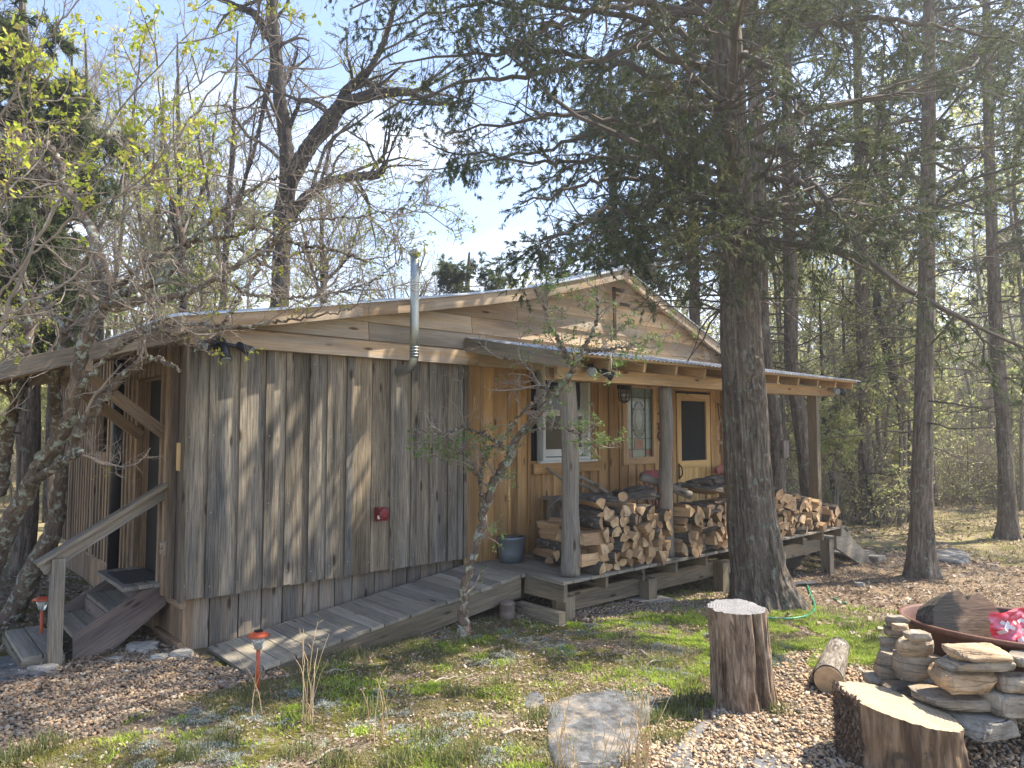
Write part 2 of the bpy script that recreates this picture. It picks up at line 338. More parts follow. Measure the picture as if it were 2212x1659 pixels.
# ------------------------------------------------------------------ ground sheet
def pip(poly, x, y):
    x = np.asarray(x); y = np.asarray(y); r = np.zeros(x.shape, bool); n = len(poly)
    for i in range(n):
        x0, y0 = poly[i]; x1, y1 = poly[(i+1) % n]
        if y0 == y1: continue
        c = ((y0 > y) != (y1 > y)) & (x < (x1-x0)*(y-y0)/(y1-y0)+x0); r ^= c
    return r
def gpoly(px): return [tuple(G(a, b)[:2]) for a, b in px]
GR_L = gpoly([(-60, 1470), (60, 1445), (250, 1410), (430, 1402), (545, 1462), (610, 1470), (420, 1510), (300, 1540), (150, 1600), (-60, 1640)])
GR_R = gpoly([(1440, 1620), (1500, 1560), (1560, 1500), (1690, 1440), (1760, 1390), (1850, 1420), (1900, 1480), (2300, 1520), (2400, 1700), (1380, 1720)])
GR_P = gpoly([(1130, 1345), (1250, 1350), (1400, 1335), (1530, 1330), (1650, 1330), (1720, 1290), (1600, 1270), (1420, 1300), (1240, 1310), (1100, 1330)])
SEDUM = [gpoly(q) for q in ([(1290, 1335), (1400, 1322), (1530, 1318), (1540, 1360), (1530, 1400), (1440, 1400), (1330, 1370)],
                            [(1650, 1340), (1700, 1322), (1800, 1312), (1950, 1322), (1960, 1360), (1950, 1400), (1870, 1440), (1800, 1450), (1740, 1400), (1660, 1420), (1650, 1380)],
                            [(1450, 1410), (1530, 1400), (1530, 1460), (1470, 1450)], [(1410, 1460), (1520, 1455), (1530, 1500), (1450, 1520)])]
LITTER = gpoly([(1640, 1320), (1720, 1300), (1980, 1330), (2300, 1330), (2300, 1240), (2000, 1190), (1850, 1200), (1700, 1240)])
def jit(x, y, a=.35, s=3): 
    q = np.stack([x*1.6, y*1.6, 0*x+s], -1); q2 = q+31.7
    return x+a*(fbm(q, 3, s)-.5)*2, y+a*(fbm(q2, 3, s)-.5)*2
n = 560; u = np.linspace(-1, 1, n); gxs = 4.2+2.0*np.sinh(5*u); gys = 3.8+2.0*np.sinh(5*u)
X, Y = np.meshgrid(gxs, gys, indexing='ij'); Z = ground(X, Y)
jx, jy = jit(X, Y)
mg = (pip(GR_L, jx, jy) | pip(GR_R, jx, jy) | pip(GR_P, jx, jy)).astype(float)
ml = pip(LITTER, jx, jy).astype(float)
far = sst((np.hypot(X-5, Y-4)-8)/6.)
mask = np.stack([mg, ml, far], -1)
V = np.stack([X, Y, Z], -1).reshape(-1, 3); i, j = np.meshgrid(np.arange(n-1), np.arange(n-1), indexing='ij'); a = (i*n+j)
Q = np.stack([a, a+n, a+n+1, a+1], -1).reshape(-1, 4)
mt, t, b = newmat('ground_soil'); mk = attr(t, 'gc'); geo = nd(t, 'ShaderNodeNewGeometry').outputs['Position']
sx = nd(t, 'ShaderNodeSeparateXYZ'); t.links.new(mk, sx.inputs[0])
nA = noise(t, geo, 1.6, 6, .62); nB = noise(t, geo, 5, 7, .7); nC = noise(t, geo, 42, 5, .7); nD = noise(t, geo, 3.1, 5, .6, (1, 1.3, 1), .4)
soil = ramp(t, [(.3, (.09, .065, .045)), (.5, (.19, .15, .105)), (.7, (.33, .27, .20))], nC)
moss = ramp(t, [(.35, (.07, .07, .022)), (.6, (.16, .155, .035)), (.75, (.25, .22, .07))], nC)
lich = ramp(t, [(.35, (.16, .17, .14)), (.65, (.34, .36, .30))], nC)
c = mixc(t, soil, moss, ramp(t, [(.44, g3(0)), (.52, g3(1))], nA)); c = mixc(t, c, lich, ramp(t, [(.56, g3(0)), (.62, g3(.8))], nB))
c = mixc(t, c, soil, ramp(t, [(.50, g3(0)), (.58, g3(1))], nD))
farc = ramp(t, [(.36, (.18, .135, .09)), (.46, (.30, .23, .155)), (.56, (.27, .25, .10)), (.72, (.32, .33, .11))], nB)
farc = mixc(t, farc, ramp(t, [(.3, g3(.7)), (.7, g3(1.3))], nC), 1., 'MULTIPLY')
c = mixc(t, c, farc, sx.outputs[2])
lit = ramp(t, [(.3, (.12, .085, .055)), (.5, (.24, .18, .12)), (.7, (.38, .30, .21))], nC)
c = mixc(t, c, lit, sx.outputs[1])
vo = nd(t, 'ShaderNodeTexVoronoi'); vo.inputs['Scale'].default_value = 28; t.links.new(geo, vo.inputs[0])
gv = mixc(t, ramp(t, [(0, (.26, .19, .13)), (.5, (.34, .27, .2)), (1, (.2, .15, .11))], vo.outputs['Color']), (.12, .1, .08, 1), ramp(t, [(.25, g3(0)), (.6, g3(1))], vo.outputs['Distance']))
c = mixc(t, c, gv, sx.outputs[0])
t.links.new(c, b.inputs['Base Color']); b.inputs['Roughness'].default_value = 1; b.inputs['Specular IOR Level'].default_value = .1
bump(t, b, nC, .8, .03)
gm = MB(); gm.add(V, Q, 0., mask.reshape(-1, 3)); gm.build('ground', mt, None, True, kind='structure')

# ------------------------------------------------------------------ cabin
WX, WY, WR = 2.03, 6.55, 10.45           # left wall, front wall, right end
CB = empty('cabin', (6.2, 9.2, .3), 'long low cabin of rough sawn boards with metal roof and covered porch', 'cabin')
roofpts = [(1.80, 3.10), (1.87, 3.12), (2.71, 3.26), (3.59, 3.43), (4.47, 3.59), (5.14, 3.72), (5.97, 3.90), (6.75, 4.11), (7.66, 4.38), (8.6, 4.02), (9.87, 3.55), (10.75, 3.24)]
def rz(x): return float(np.interp(x, [p[0] for p in roofpts], [p[1] for p in roofpts]))
darkm = plain('gap_shade_black', (.012, .011, .010), .9, 0, .1)
# backing walls (thin boxes behind the boards), coloured near-black as shade in the gaps
mb = MB()
mb.box((WX+.10, 9.3, 1.9), (.1, 5.4, 2.3)); mb.box((6.24, WY+.11, 1.95), (8.4, .06, 2.5)); mb.box((WR-.03, 9.3, 2.0), (.1, 5.4, 2.6)); mb.box((6.24, 12.0, 1.95), (8.4, .1, 2.5))
mb.build('wall_core', darkm, CB)
def boards(mb, x0, x1, ya, zfun0, zfun1, wlo, whi, batt, prot=.0, holes=(), bprob=1., bw=(.05, .075), axis=0, sgn=-1, th=.022, bth=.02, bm=0, nails=None):
    """vertical board and batten along axis 0 (plane y=ya) or 1 (plane x=ya); sgn gives the outward side"""
    x = x0; k = 0
    def put(a, c, lo, hi, off, thick, mt_=0):
        segs = [(lo, hi)]
        for h in holes:
            if c > h[0]+.012 and a < h[1]-.012:
                ns = []
                for s0, s1 in segs:
                    if s1 <= h[2] or s0 >= h[3]: ns.append((s0, s1)); continue
                    if h[2]-s0 > .03: ns.append((s0, h[2]))
                    if s1-h[3] > .03: ns.append((h[3], s1))
                segs = ns
        for s0, s1 in segs:
            ce = [(a+c)/2, 0, (s0+s1)/2]; sz = [c-a-(.011 if thick == th else .003), thick, s1-s0]
            if axis == 0: ce[1] = ya+sgn*(off+thick/2)
            else: ce = [ya+sgn*(off+thick/2), (a+c)/2, (s0+s1)/2]; sz = [thick, c-a-.005, s1-s0]
            tl = np.eye(3); an = random.uniform(-.004, .004)
            if axis == 0: tl = np.array([[math.cos(an), 0, math.sin(an)], [0, 1, 0], [-math.sin(an), 0, math.cos(an)]])
            mb.box(ce, sz, tl, mat=mt_)
            if nails and axis == 0 and s1-s0 > .8:
                for zn in (s0+.12, s0+.75, s0+1.4, s1-.12):
                    for xn in ((a+.03, c-.03) if c-a > .11 else ((a+c)/2,)):
                        if random.random() < .8: mb.box((xn+random.uniform(-.006, .006), ya+sgn*(off+thick+.001), zn+random.uniform(-.02, .02)), (.008, .004, .008), mat=nails)
    while x < x1-.03:
        wd = min(random.uniform(wlo, whi), x1-x); c = x+wd
        put(x, c, zfun0(x)+random.uniform(-.008, .008), zfun1(x), random.uniform(0, .007), th)
        if batt and random.random() < bprob:
            hw = random.uniform(*bw)/2
            put(c-hw, c+hw, zfun0(c)+random.uniform(-.006, .012), zfun1(c)-.002, th+.0085, bth, bm)
        x = c; k += 1
# front wall, weathered
mb = MB(); boards(mb, WX-.03, 5.05, WY, lambda x: .735, lambda x: 2.96, .15, .27, True, bprob=.85, bw=(.05, .085), nails=1)
mb.box((WX-.045, WY-.055, 1.85), (.025, .09, 2.24), rnd=.7)
mb.build('front_wall', [W['front'], plain('nail_heads', (.42, .40, .37), .4, .6, .1)], CB)
winh = (6.22, 7.16, 1.80, 3.06); sth = (7.88, 8.52, 1.79, 2.80); drh = (9.0, 9.95, .60, 2.78)
mb = MB(); boards(mb, 5.05, WR+.04, WY, lambda x: .66, lambda x: 3.10, .15, .24, True, holes=(winh, sth, drh), bw=(.04, .055), bth=.014)
mb.build('porch_wall', W['porch'], CB)
# side wall
dh = (7.12, 7.95, .70, 2.70); swh = (9.15, 9.62, 1.93, 2.75)
mb = MB(); boards(mb, 6.60, 12.05, WX, lambda y: .72, lambda y: 3.02, .12, .17, True, holes=(dh, swh), axis=1, bw=(.055, .075), bth=.05, bm=1)
mb.build('side_wall', [W['string'], W['side']], CB)
mb = MB(); boards(mb, 6.4, 12.05, WR+.05, lambda y: .5, lambda y: 3.0, .16, .22, True, axis=1, sgn=1); mb.build('side_wall', W['side'], CB)
# skirt
mb = MB(); boards(mb, WX+.06, 5.3, WY+.09, lambda x: .05, lambda x: .73, .16, .26, False)
mb.build('skirting', W['skirt'], CB)
mb = MB(); boards(mb, WY+.08, 12.0, WX+.05, lambda x: .0, lambda x: .68, .16, .24, False, axis=1)
mb.box((WX+.0, 9.5, .70), (.05, 5.0, .09)); mb.box((WX-.005, 10.2, .19), (.06, 3.9, .16)); mb.box((WX+.012, 6.85, .70), (.05, .5, .1)); mb.box((WX+.0, 6.95, .30), (.05, .72, .13), rnd=.1)
mb.box((WX+.06, WY+.085, .38), (.09, .05, .72), rnd=.4)
mb.build('skirting', W['side'], CB)
# gable siding, lapped boards following X
mb = MB(); z = 2.93; k = 0
def gspan(zz):
    xs = np.linspace(1.95, 10.7, 400); ok = [x for x in xs if rz(x) > zz+.02]
    return (min(ok), max(ok)) if ok else None
lap = [2.93, 3.115, 3.30, 3.50, 3.70, 3.90, 4.10, 4.33]
for k, z0 in enumerate(lap[:-1]):
    z1 = lap[k+1]; s = gspan(z0+.03)
    if not s: continue
    a0, a1 = s; x = a0
    while x < a1-.05:
        c = min(a1, x+random.uniform(1.5, 2.8))
        if a1-c < .6: c = a1
        nseg = max(2, int((c-x)/.25)); xs = np.linspace(x+.003, c-.003, nseg+1); top = [min(z1+.012, rz(v)-.012) for v in xs]
        r = random.random(); off = np.array([random.uniform(-50, 50)]*3)
        for q in range(nseg):
            xa, xb, ta, tb = xs[q], xs[q+1], top[q], top[q+1]
            if max(ta, tb) < z0+.01: continue
            ta = max(ta, z0+.004); tb = max(tb, z0+.004); yb = WY-.075; yt = WY-.048
            Vv = np.array([[xa, yb, z0], [xb, yb, z0], [xb, yt, tb], [xa, yt, ta], [xa, WY+.1, z0], [xb, WY+.1, z0], [xb, WY+.1, tb], [xa, WY+.1, ta]])
            mb.add(Vv, [[0, 1, 2, 3], [0, 4, 5, 1], [3, 2, 6, 7], [0, 3, 7, 4], [1, 5, 6, 2]], r, Vv[:, [0, 2, 1]]+off)
        x = c
mb.build('gable_siding', W['gable'], CB)
# wide trim board at the foot of the gable, left part
mb = MB(); mb.prism([(WX-.04, WY-.095, 2.93), (4.98, WY-.095, 2.93), (5.16, WY-.095, 3.09), (WX-.04, WY-.095, 3.09)], (0, -.022, 0), rnd=.3)
mb.box((5.09, WY-.085, 3.02), (.2, .018, .17), rnd=.9); mb.build('trim_board', W['gable'], CB)
# roof: corrugated sheet following the profile, bargeboard and ridge
metal = plain('galvanised_roof', (.50, .53, .55), .38, .75, .22, 2.2, .5, .08)
def roof_sheet(prof, y0, y1, per=.076, amp=.009, th=.012):
    m = MB(); ys = np.arange(y0, y1+.001, per/4); off = amp*np.sin(ys/per*2*math.pi)
    xs = []; 
    for q in range(len(prof)-1): xs += list(np.linspace(prof[q][0], prof[q+1][0], 3)[:-1])
    xs.append(prof[-1][0]); zz = np.interp(xs, [p[0] for p in prof], [p[1] for p in prof])
    A, B = len(xs), len(ys); top = np.zeros((A, B, 3)); top[..., 0] = np.array(xs)[:, None]; top[..., 1] = ys; top[..., 2] = zz[:, None]+off
    bot = top.copy(); bot[..., 2] -= th; i, j = np.meshgrid(np.arange(A-1), np.arange(B-1), indexing='ij'); a = i*B+j
    q = np.stack([a, a+B, a+B+1, a+1], -1).reshape(-1, 4); m.add(top, q); m.add(bot, q[:, ::-1])
    for e, fl in ((0, 0), (A-1, 1)):
        Vv = np.concatenate([top[e], bot[e]]); jj = np.arange(B-1); m.add(Vv, np.stack([jj, jj+1, jj+1+B, jj+B], -1))
    for e in (0, B-1):
        Vv = np.concatenate([top[:, e], bot[:, e]]); jj = np.arange(A-1); m.add(Vv, np.stack([jj, jj+1, jj+1+A, jj+A], -1))
    return m
def lift(p, d): return [(a, b+d) for a, b in p]
rp = lift(roofpts, .045); rp[0] = (1.76, 3.135)
rf = roof_sheet(rp, 6.29, 12.3).build('roof', metal, CB)
mb = MB(); P = [(x, 6.30, z+.03) for x, z in [(7.55, 4.40), (7.66, 4.445), (7.77, 4.40)]]
mb.prism([(7.50, 6.27, 4.375), (7.66, 6.27, 4.452), (7.82, 6.27, 4.375), (7.82, 6.27, 4.390), (7.66, 6.27, 4.468), (7.50, 6.27, 4.390)], (0, 6.15, 0)); mb.build('ridge_cap', metal, rf)
mb = MB()
for q in range(len(roofpts)-1):
    (xa, za), (xb, zb) = roofpts[q], roofpts[q+1]
    h = .13
    mb.prism([(xa, 6.31, za+.022-h), (xb, 6.31, zb+.022-h), (xb, 6.31, zb+.022), (xa, 6.31, za+.022)], (0, .028, 0), rnd=.2 if xa < 4.4 else (.5 if xa < 7.6 else .8))
    # soffit boards between barge and wall
    mb.prism([(xa, 6.34, za-.005), (xb, 6.34, zb-.005), (xb, 6.34, zb+.02), (xa, 6.34, za+.02)], (0, .19, 0), rnd=.35)
mb.build('bargeboard', W['gable'], CB)
for x in (3.0, 4.4, 5.9, 6.9, 8.6, 9.6): mb = MB(); mb.box((x, 6.41, rz(x)-.05), (.05, .14, .08)); mb.build('lookout', W['gable'], CB)
mb = MB(); mb.box((1.86, 9.2, 3.06), (.03, 6.0, .14), rnd=.5); mb.build('fascia', W['gable'], CB)
# right end eave board
mb = MB(); mb.box((10.72, 9.2, 3.17), (.03, 5.9, .12)); mb.build('fascia', W['gable'], CB)
# ---- porch roof
EX0, EX1 = 5.02, 11.42
pr = MB()
def porch_z(y): return 2.90+(y-4.82)*(3.20-2.90)/(6.5-4.82)
xs = np.arange(EX0-.03, EX1+.05, .019); off = .010*np.sin(xs/.076*2*math.pi); ys = np.linspace(4.76, 6.46, 6)
top = np.zeros((len(ys), len(xs), 3)); top[..., 0] = xs; top[..., 1] = ys[:, None]; top[..., 2] = np.array([porch_z(v)+.055 for v in ys])[:, None]+off
bot = top.copy(); bot[..., 2] -= .006; A, B = len(ys), len(xs); i, j = np.meshgrid(np.arange(A-1), np.arange(B-1), indexing='ij'); a = i*B+j
q = np.stack([a, a+1, a+B+1, a+B], -1).reshape(-1, 4); pr.add(top, q); pr.add(bot, q[:, ::-1]); jj = np.arange(B-1)
pr.add(np.concatenate([top[0], bot[0]]), np.stack([jj+B, jj+1+B, jj+1, jj], -1))
prm, t, b = newmat('porch_roof_metal'); tcn = nd(t, 'ShaderNodeTexCoord'); nn = noise(t, tcn.outputs['Object'], 1.6, 7, .7); n2 = noise(t, tcn.outputs['Object'], 16, 4, .6)
c = mixc(t, (.56, .57, .58, 1), (.13, .085, .055, 1), ramp(t, [(.56, g3(0)), (.66, g3(.85))], mixc(t, nn, n2, .4)))
t.links.new(c, b.inputs['Base Color']); b.inputs['Roughness'].default_value = .42; b.inputs['Metallic'].default_value = .55
PR = pr.build('porch_roof', prm, CB)
mb = MB()
for x in np.linspace(EX0+.05, EX1-.04, 12):
    mb.beam((x, 4.86, porch_z(4.86)-.045), (x, 6.48, porch_z(6.48)-.045), .042, .10)
mb.build('rafters', W['beam'], CB)
mb = MB()
for y in (4.84, 5.3, 5.8, 6.3): mb.box(((EX0+EX1)/2, y, porch_z(y)+.022), (EX1-EX0-.02, .09, .022))
mb.build('purlins', W['beam'], CB)
mb = MB(); mb.box((8.2, 5.13, 2.77), (6.15, .045, .135), rnd=.6); mb.box((8.2, 5.30, 2.77), (6.15, .045, .13), rnd=.2); mb.build('porch_beam', W['beam'], CB)
mb = MB(); mb.beam((EX0-.028, 4.80, porch_z(4.80)-.035), (EX0-.028, 6.46, porch_z(6.46)-.035), .028, .15, rnd=.8); mb.build('rake_board', W['frame'], CB)
# posts: crooked peeled cedar trunks and one square post
def crook(name, x, y, z0, z1, r, bulge, label=None, sd=1):
    m = MB(); K = 40; zs = np.linspace(z0, z1, K); q = np.stack([zs*1.3, 0*zs+sd, 0*zs], -1)
    P = np.stack([x+.05*(fbm(q, 2, sd)-.5)+bulge*np.sin((zs-z0)*2.1)*.02, y+.04*(fbm(q+9, 2, sd)-.5), zs], -1)
    rr = r*(1+.16*(fbm(q*1.6+4, 3, sd)-.5)*2)-.012*(zs-z0)/(z1-z0)
    m.tube(P, rr, 22, mat=0, amp=.10, fq=9, seed=sd); return m.build(name, W['post'], CB, True, label=label)
crook('porch_post', 5.43, 5.25, .69, 2.72, .098, 1.4, 'crooked grey porch post at the left corner of the deck', 3)
crook('porch_post', 7.13, 5.27, .69, 2.71, .088, -1., 'knotty porch post between the two firewood piles', 8)
mb = MB(); mb.box((10.82, 5.22, 1.70), (.10, .14, 2.04), rnd=.3); mb.build('porch_post', W['frame'], CB, label='square sawn porch post at the right end')
# deck
mb = MB(); x = 5.17
while x < 11.5:
    wd = .138; mb.box((x+wd/2, 5.79+random.uniform(-.006, .006), .665), (wd-.006, 1.42, .03)); x += wd
mb.build('porch_floor', W['deck'], CB)
mb = MB()
for q, x in enumerate(np.arange(5.26, 11.5, .62)): mb.box((x, 5.80, .58), (.04, 1.34, .135))
mb.box((8.33, 6.5, .57), (6.3, .04, .15))
mb.box((5.185, 5.36, .565), (.04, .58, .165), rnd=.7)
mb.build('joists', W['frame'], CB)
mb = MB(); mb.box((8.3, 5.30, .41), (6.1, .045, .19), rnd=.35); mb.box((8.3, 6.0, .41), (6.1, .045, .17), rnd=.1); mb.build('deck_beam', W['frame'], CB)
for q, x in enumerate((5.33, 6.68, 8.18, 9.64, 11.13)):
    mb = MB(); z0 = float(ground(x, 5.22)); mb.box((x, 5.21, (z0+.50)/2-.02), (.14, .14, .54-z0)); mb.build('deck_leg', W['frame'], CB)
    mb = MB(); mb.box((x, 6.1, .2), (.13, .13, .5)); mb.build('deck_leg', W['frame'], CB)
mb = MB(); mb.box((6.68, 5.2, float(ground(6.68, 5.2))+.01), (.42, .36, .06)); mb.build('pad_stone', plain('pad_concrete', (.3, .27, .23), .9), CB)
mb = MB(); mb.box((5.10, 5.34, .33), (.09, .62, .15), rnd=.4); mb.build('brace_block', W['frame'], CB)
# ---- window
white = plain('old_white_paint', (.50, .50, .47), .6, 0, .12, 6)
glass, t, b = newmat('window_glass'); b.inputs['Base Color'].default_value = (.022, .022, .02, 1); b.inputs['Roughness'].default_value = .08; b.inputs['Specular IOR Level'].default_value = .3
wn = MB(); x0, x1, z0, z1 = 6.25, 7.12, 1.80, 3.06; yf = WY-.045
def frame(m, x0, x1, z0, z1, y, wd, th, mat=0, bot=None, rnd=None):
    bt = wd if bot is None else bot
    m.box(((x0+x1)/2, y, z0+bt/2), (x1-x0-2*wd-.002, th, bt), mat=mat, rnd=rnd); m.box(((x0+x1)/2, y, z1-wd/2), (x1-x0-2*wd-.002, th, wd), mat=mat, rnd=rnd)
    m.box((x0+wd/2, y, (z0+z1)/2), (wd, th, z1-z0), mat=mat, rnd=rnd); m.box((x1-wd/2, y, (z0+z1)/2), (wd, th, z1-z0), mat=mat, rnd=rnd)
frame(wn, x0, x1, z0, z1, WY-.01, .04, .12); WIN = wn.build('window', white, CB, label='double hung window with a worn white frame on the porch')
m = MB(); frame(m, x0+.045, x1-.045, z0+.05, 2.42, WY+.0, .05, .03, bot=.09); m.build('sash', white, WIN)
m = MB(); frame(m, x0+.045, x1-.045, 2.40, z1-.045, WY+.035, .045, .03); m.build('sash', white, WIN)
m = MB(); m.box((6.69, WY+.002, 2.13), (.8, .006, .55)); m.build('glass_pane', glass, WIN)
m = MB(); m.box((6.69, WY+.037, 2.72), (.8, .006, .6)); m.build('glass_pane', glass, WIN)
m = MB(); m.box((6.69, WY-.075, 1.71), (1.22, .022, .13), rnd=.1); m.build('window_apron', W['porch'], WIN)
m = MB(); m.box((6.70, WY-.075, 1.785), (1.06, .06, .025)); m.build('sill', white, WIN)
# ---- stained glass window
m = MB(); frame(m, 7.80, 8.58, 1.70, 2.88, WY-.052, .10, .035, rnd=.8); SG = m.build('stained_glass_window', W['beam'], CB, label='narrow window with a leaded glass panel in a pale wood frame')
x0, x1, z0, z1 = 7.90, 8.48, 1.80, 2.78
gl_t = plain('pale_teal_glass', (.16, .21, .19), .12, 0, .2, 20, .7); gl_d = plain('dark_green_glass', (.05, .075, .055), .12, 0, .2, 20, .7); gl_r = plain('brown_red_glass', (.16, .055, .045), .12, 0, .2, 20, .7); lead = plain('lead_came', (.05, .05, .05), .5, .5)
m = MB(); m.box(((x0+x1)/2, WY-.02, (z0+z1)/2), (x1-x0, .008, z1-z0)); m.build('glass_panel', gl_t, SG)
m = MB(); cx, cz = (x0+x1)/2, 2.33
for k in range(2):
    m.prism([(cx+(.13-.0*k)*math.cos(a)*(1+.12*math.cos(4*a))*(1-.45*k), WY-.028-.003*k, cz+.24*math.sin(a)*(1-.4*k)) for a in np.linspace(0, 2*math.pi, 28, endpoint=False)], (0, .002, 0), mat=1-k)
m.build('medallion', [gl_t, gl_d], SG)
m = MB(); 
for xx, zz, ww, hh in ((cx, 1.985, .2, .13), (cx-.21, 1.86, .13, .09), (cx+.21, 1.86, .13, .09)): m.box((xx, WY-.027, zz), (ww, .003, hh))
m.build('red_panes', gl_r, SG)
m = MB()
for zz in (1.91, 2.06, 2.65): m.box((cx, WY-.030, zz), (x1-x0, .005, .011))
for xx in (x0+.14, x1-.14): m.box((xx, WY-.0305, (z0+z1)/2), (.011, .005, z1-z0))
for a in np.linspace(0, 2*math.pi, 20, endpoint=False):
    m.box((cx+.145*math.cos(a), WY-.031, cz+.255*math.sin(a)), (.05, .004, .012), [[-math.sin(a)*.6, 0, math.cos(a)], [0, 1, 0], [math.cos(a), 0, math.sin(a)*.6]])
m.build('lead_lines', lead, SG)
# ---- screen door
m = MB(); frame(m, 9.04, 9.92, .72, 2.74, WY-.06, .11, .035, bot=.12, rnd=.5); m.box((9.48, WY-.06, 1.66), (.66, .034, .11), rnd=.4); SD = m.build('screen_door', W['door'], CB, label='golden wood screen door')
m = MB(); x = 9.15
while x < 9.80: m.box((x+.055, WY-.055+.004*random.random(), 1.22), (.106, .018, .77)); x += .109
m.build('lower_panel', W['door'], SD)
scr, t, b = newmat('insect_screen'); b.inputs['Base Color'].default_value = (.018, .02, .021, 1); b.inputs['Roughness'].default_value = .8; b.inputs['Specular IOR Level'].default_value = .1
m = MB(); m.box((9.48, WY-.05, 2.17), (.665, .004, .93)); m.build('mesh_panel', scr, SD)
iron = plain('black_iron', (.02, .019, .018), .5, .6)
m = MB(); m.tube(catmull([(9.075, WY-.08, 1.66), (9.07, WY-.13, 1.62), (9.075, WY-.135, 1.52), (9.08, WY-.08, 1.46)], 12), .011, 6); m.box((9.075, WY-.08, 1.56), (.035, .006, .24)); m.build('door_handle', iron, SD)
m = MB(); m.box((8.975, WY-.05, 1.74), (.09, .04, 2.12), rnd=.4); m.box((10.0, WY-.05, 1.74), (.10, .045, 2.12), rnd=.7); m.box((9.48, WY-.045, 2.83), (1.15, .04, .10), rnd=.2); m.build('door_trim', W['porch'], CB)
m = MB(); m.box((10.36, WY-.06, 1.88), (.13, .035, 2.44), rnd=.95); m.build('corner_board', W['beam'], CB)
# ---- side door
m = MB(); m.box((WX-.03, 7.07, 1.75), (.06, .1, 2.0), rnd=.5); m.box((WX-.03, 8.0, 1.75), (.06, .1, 2.0), rnd=.2); m.box((WX-.032, 7.53, 2.79), (.07, 1.03, .17), rnd=.6)
m.box((WX+.10, 7.14, 1.7), (.2, .02, 2.0)); m.box((WX+.10, 7.93, 1.7), (.2, .02, 2.0)); m.box((WX+.1, 7.53, 2.69), (.2, .8, .02))
m.build('door_frame', W['side'], CB)
m = MB(); m.box((WX+.17, 7.53, 1.70), (.04, .77, 1.98), rnd=.2); 
for zz in (1.05, 1.55, 2.15): m.box((WX+.145, 7.53, zz), (.02, .5, .34), rnd=.3)
SDR = m.build('side_door', plain('dark_brown_door', (.10, .055, .035), .5, 0, .3, 5), CB)
m = MB(); m.tube([(WX+.14, 7.22, 1.62), (WX+.08, 7.22, 1.62)], [.012, .03], 10); m.build('door_knob', iron, SDR)
m = MB(); m.box((WX+.05, 9.385, 2.34), (.02, .44, .8)); SWN = m.build('side_window', glass, CB)
m = MB(); m.box((WX-.04, 9.385, 1.88), (.07, .56, .11)); m.box((WX-.03, 9.12, 2.35), (.05, .06, .86)); m.box((WX-.03, 9.65, 2.35), (.05, .06, .86)); m.build('window_trim', W['side'], SWN)
# ---- downpipe, outlet, bare patch, corner trim
m = MB(); m.tube([(WX-.10, 8.52, .62), (WX-.10, 8.52, 2.0), (WX-.10, 8.52, 2.93)], .065, 16); m.build('downpipe', plain('black_pipe', (.012, .013, .015), .45, 0, .1), CB, True)
m = MB(); m.box((WX-.075, 6.86, 1.15), (.03, .075, .125)); OU = m.build('outlet_box', plain('outlet_plate', (.34, .28, .21), .5), CB)
m = MB(); m.tube([(WX-.09, 6.86, 1.18), (WX-.11, 6.86, 1.18)], [.03, .026], 12); m.tube([(WX-.09, 6.86, 1.12), (WX-.11, 6.86, 1.12)], [.03, .026], 12); m.build('outlet_cover', plain('outlet_cover', (.3, .23, .17), .5), OU)
m = MB(); m.box((WX-.065, 6.58, 1.96), (.012, .075, .24)); m.build('fresh_wood_block', plain('fresh_pine', (.62, .42, .20), .7, 0, .12, 8), CB)
# ---- chimney pipe
galv = plain('galvanised_pipe', (.36, .39, .38), .42, .8, .15, 5, .5, .05)
cx, cy = 4.13, 6.20; m = MB(); m.tube([(cx, cy, 2.93), (cx, cy, 3.3), (cx, cy, 3.72), (cx, cy, 4.01)], .046, 24); CH = m.build('stove_pipe', galv, CB, True)
m = MB(); m.tube([(cx, cy, 4.0), (cx, cy, 4.01), (cx, cy, 4.045), (cx, cy, 4.06)], [.052, .066, .066, .04], 24); m.build('pipe_cap', galv, CH, True)
m = MB()
for zz in (2.95, 2.98, 3.01, 3.04): m.tube([(cx, cy, zz-.008), (cx, cy, zz+.008)], [.048, .048], 20)
m.tube(catmull([(cx, cy, 2.96), (cx, cy+.02, 2.88), (cx, cy+.10, 2.83), (cx, WY-.03, 2.80)], 12), .047, 18); m.build('elbow', galv, CH, True)
# ---- awning over the side door
AW = empty('side_awning', (1.4, 7.5, 2.9), 'grey shed awning projecting over the side door, held by diagonal braces', 'awning'); link_to(AW, CB); del AW['label'], AW['category']
def az(x): return 3.10-(WX-x)*.315
m = MB()
for y in np.arange(6.52, 8.9, .16): m.beam((-.1, y+.08, az(-.1)+.0), (WX, y+.08, az(WX)+.0), .155, .02)
m.build('awning_roof', W['skirt'], AW)
m = MB(); m.beam((-.15, 6.47, az(-.15)-.045), (WX-.02, 6.47, az(WX)-.045), .035, .13, rnd=.1); m.build('fascia_board', W['skirt'], AW)
m = MB(); m.beam((-.1, 7.02, az(-.1)-.07), (WX-.02, 7.02, az(WX)-.07), .045, .09); m.beam((-.1, 7.93, az(-.1)-.07), (WX-.02, 7.93, az(WX)-.07), .045, .09); m.beam((-.1, 8.8, az(-.1)-.07), (WX-.02, 8.8, az(WX)-.07), .045, .09)
m.box((1.22, 7.7, 2.70), (.09, 2.5, .09)); m.build('rafters', W['side'], AW)
for y, lb in ((7.0, 'nearer'), (7.92, 'farther')):
    m = MB(); m.beam((WX-.03, y, 2.13), (1.20, y, 2.76), .05, .10, rnd=.8 if y < 7.5 else .1); m.build('brace', W['side'], AW)

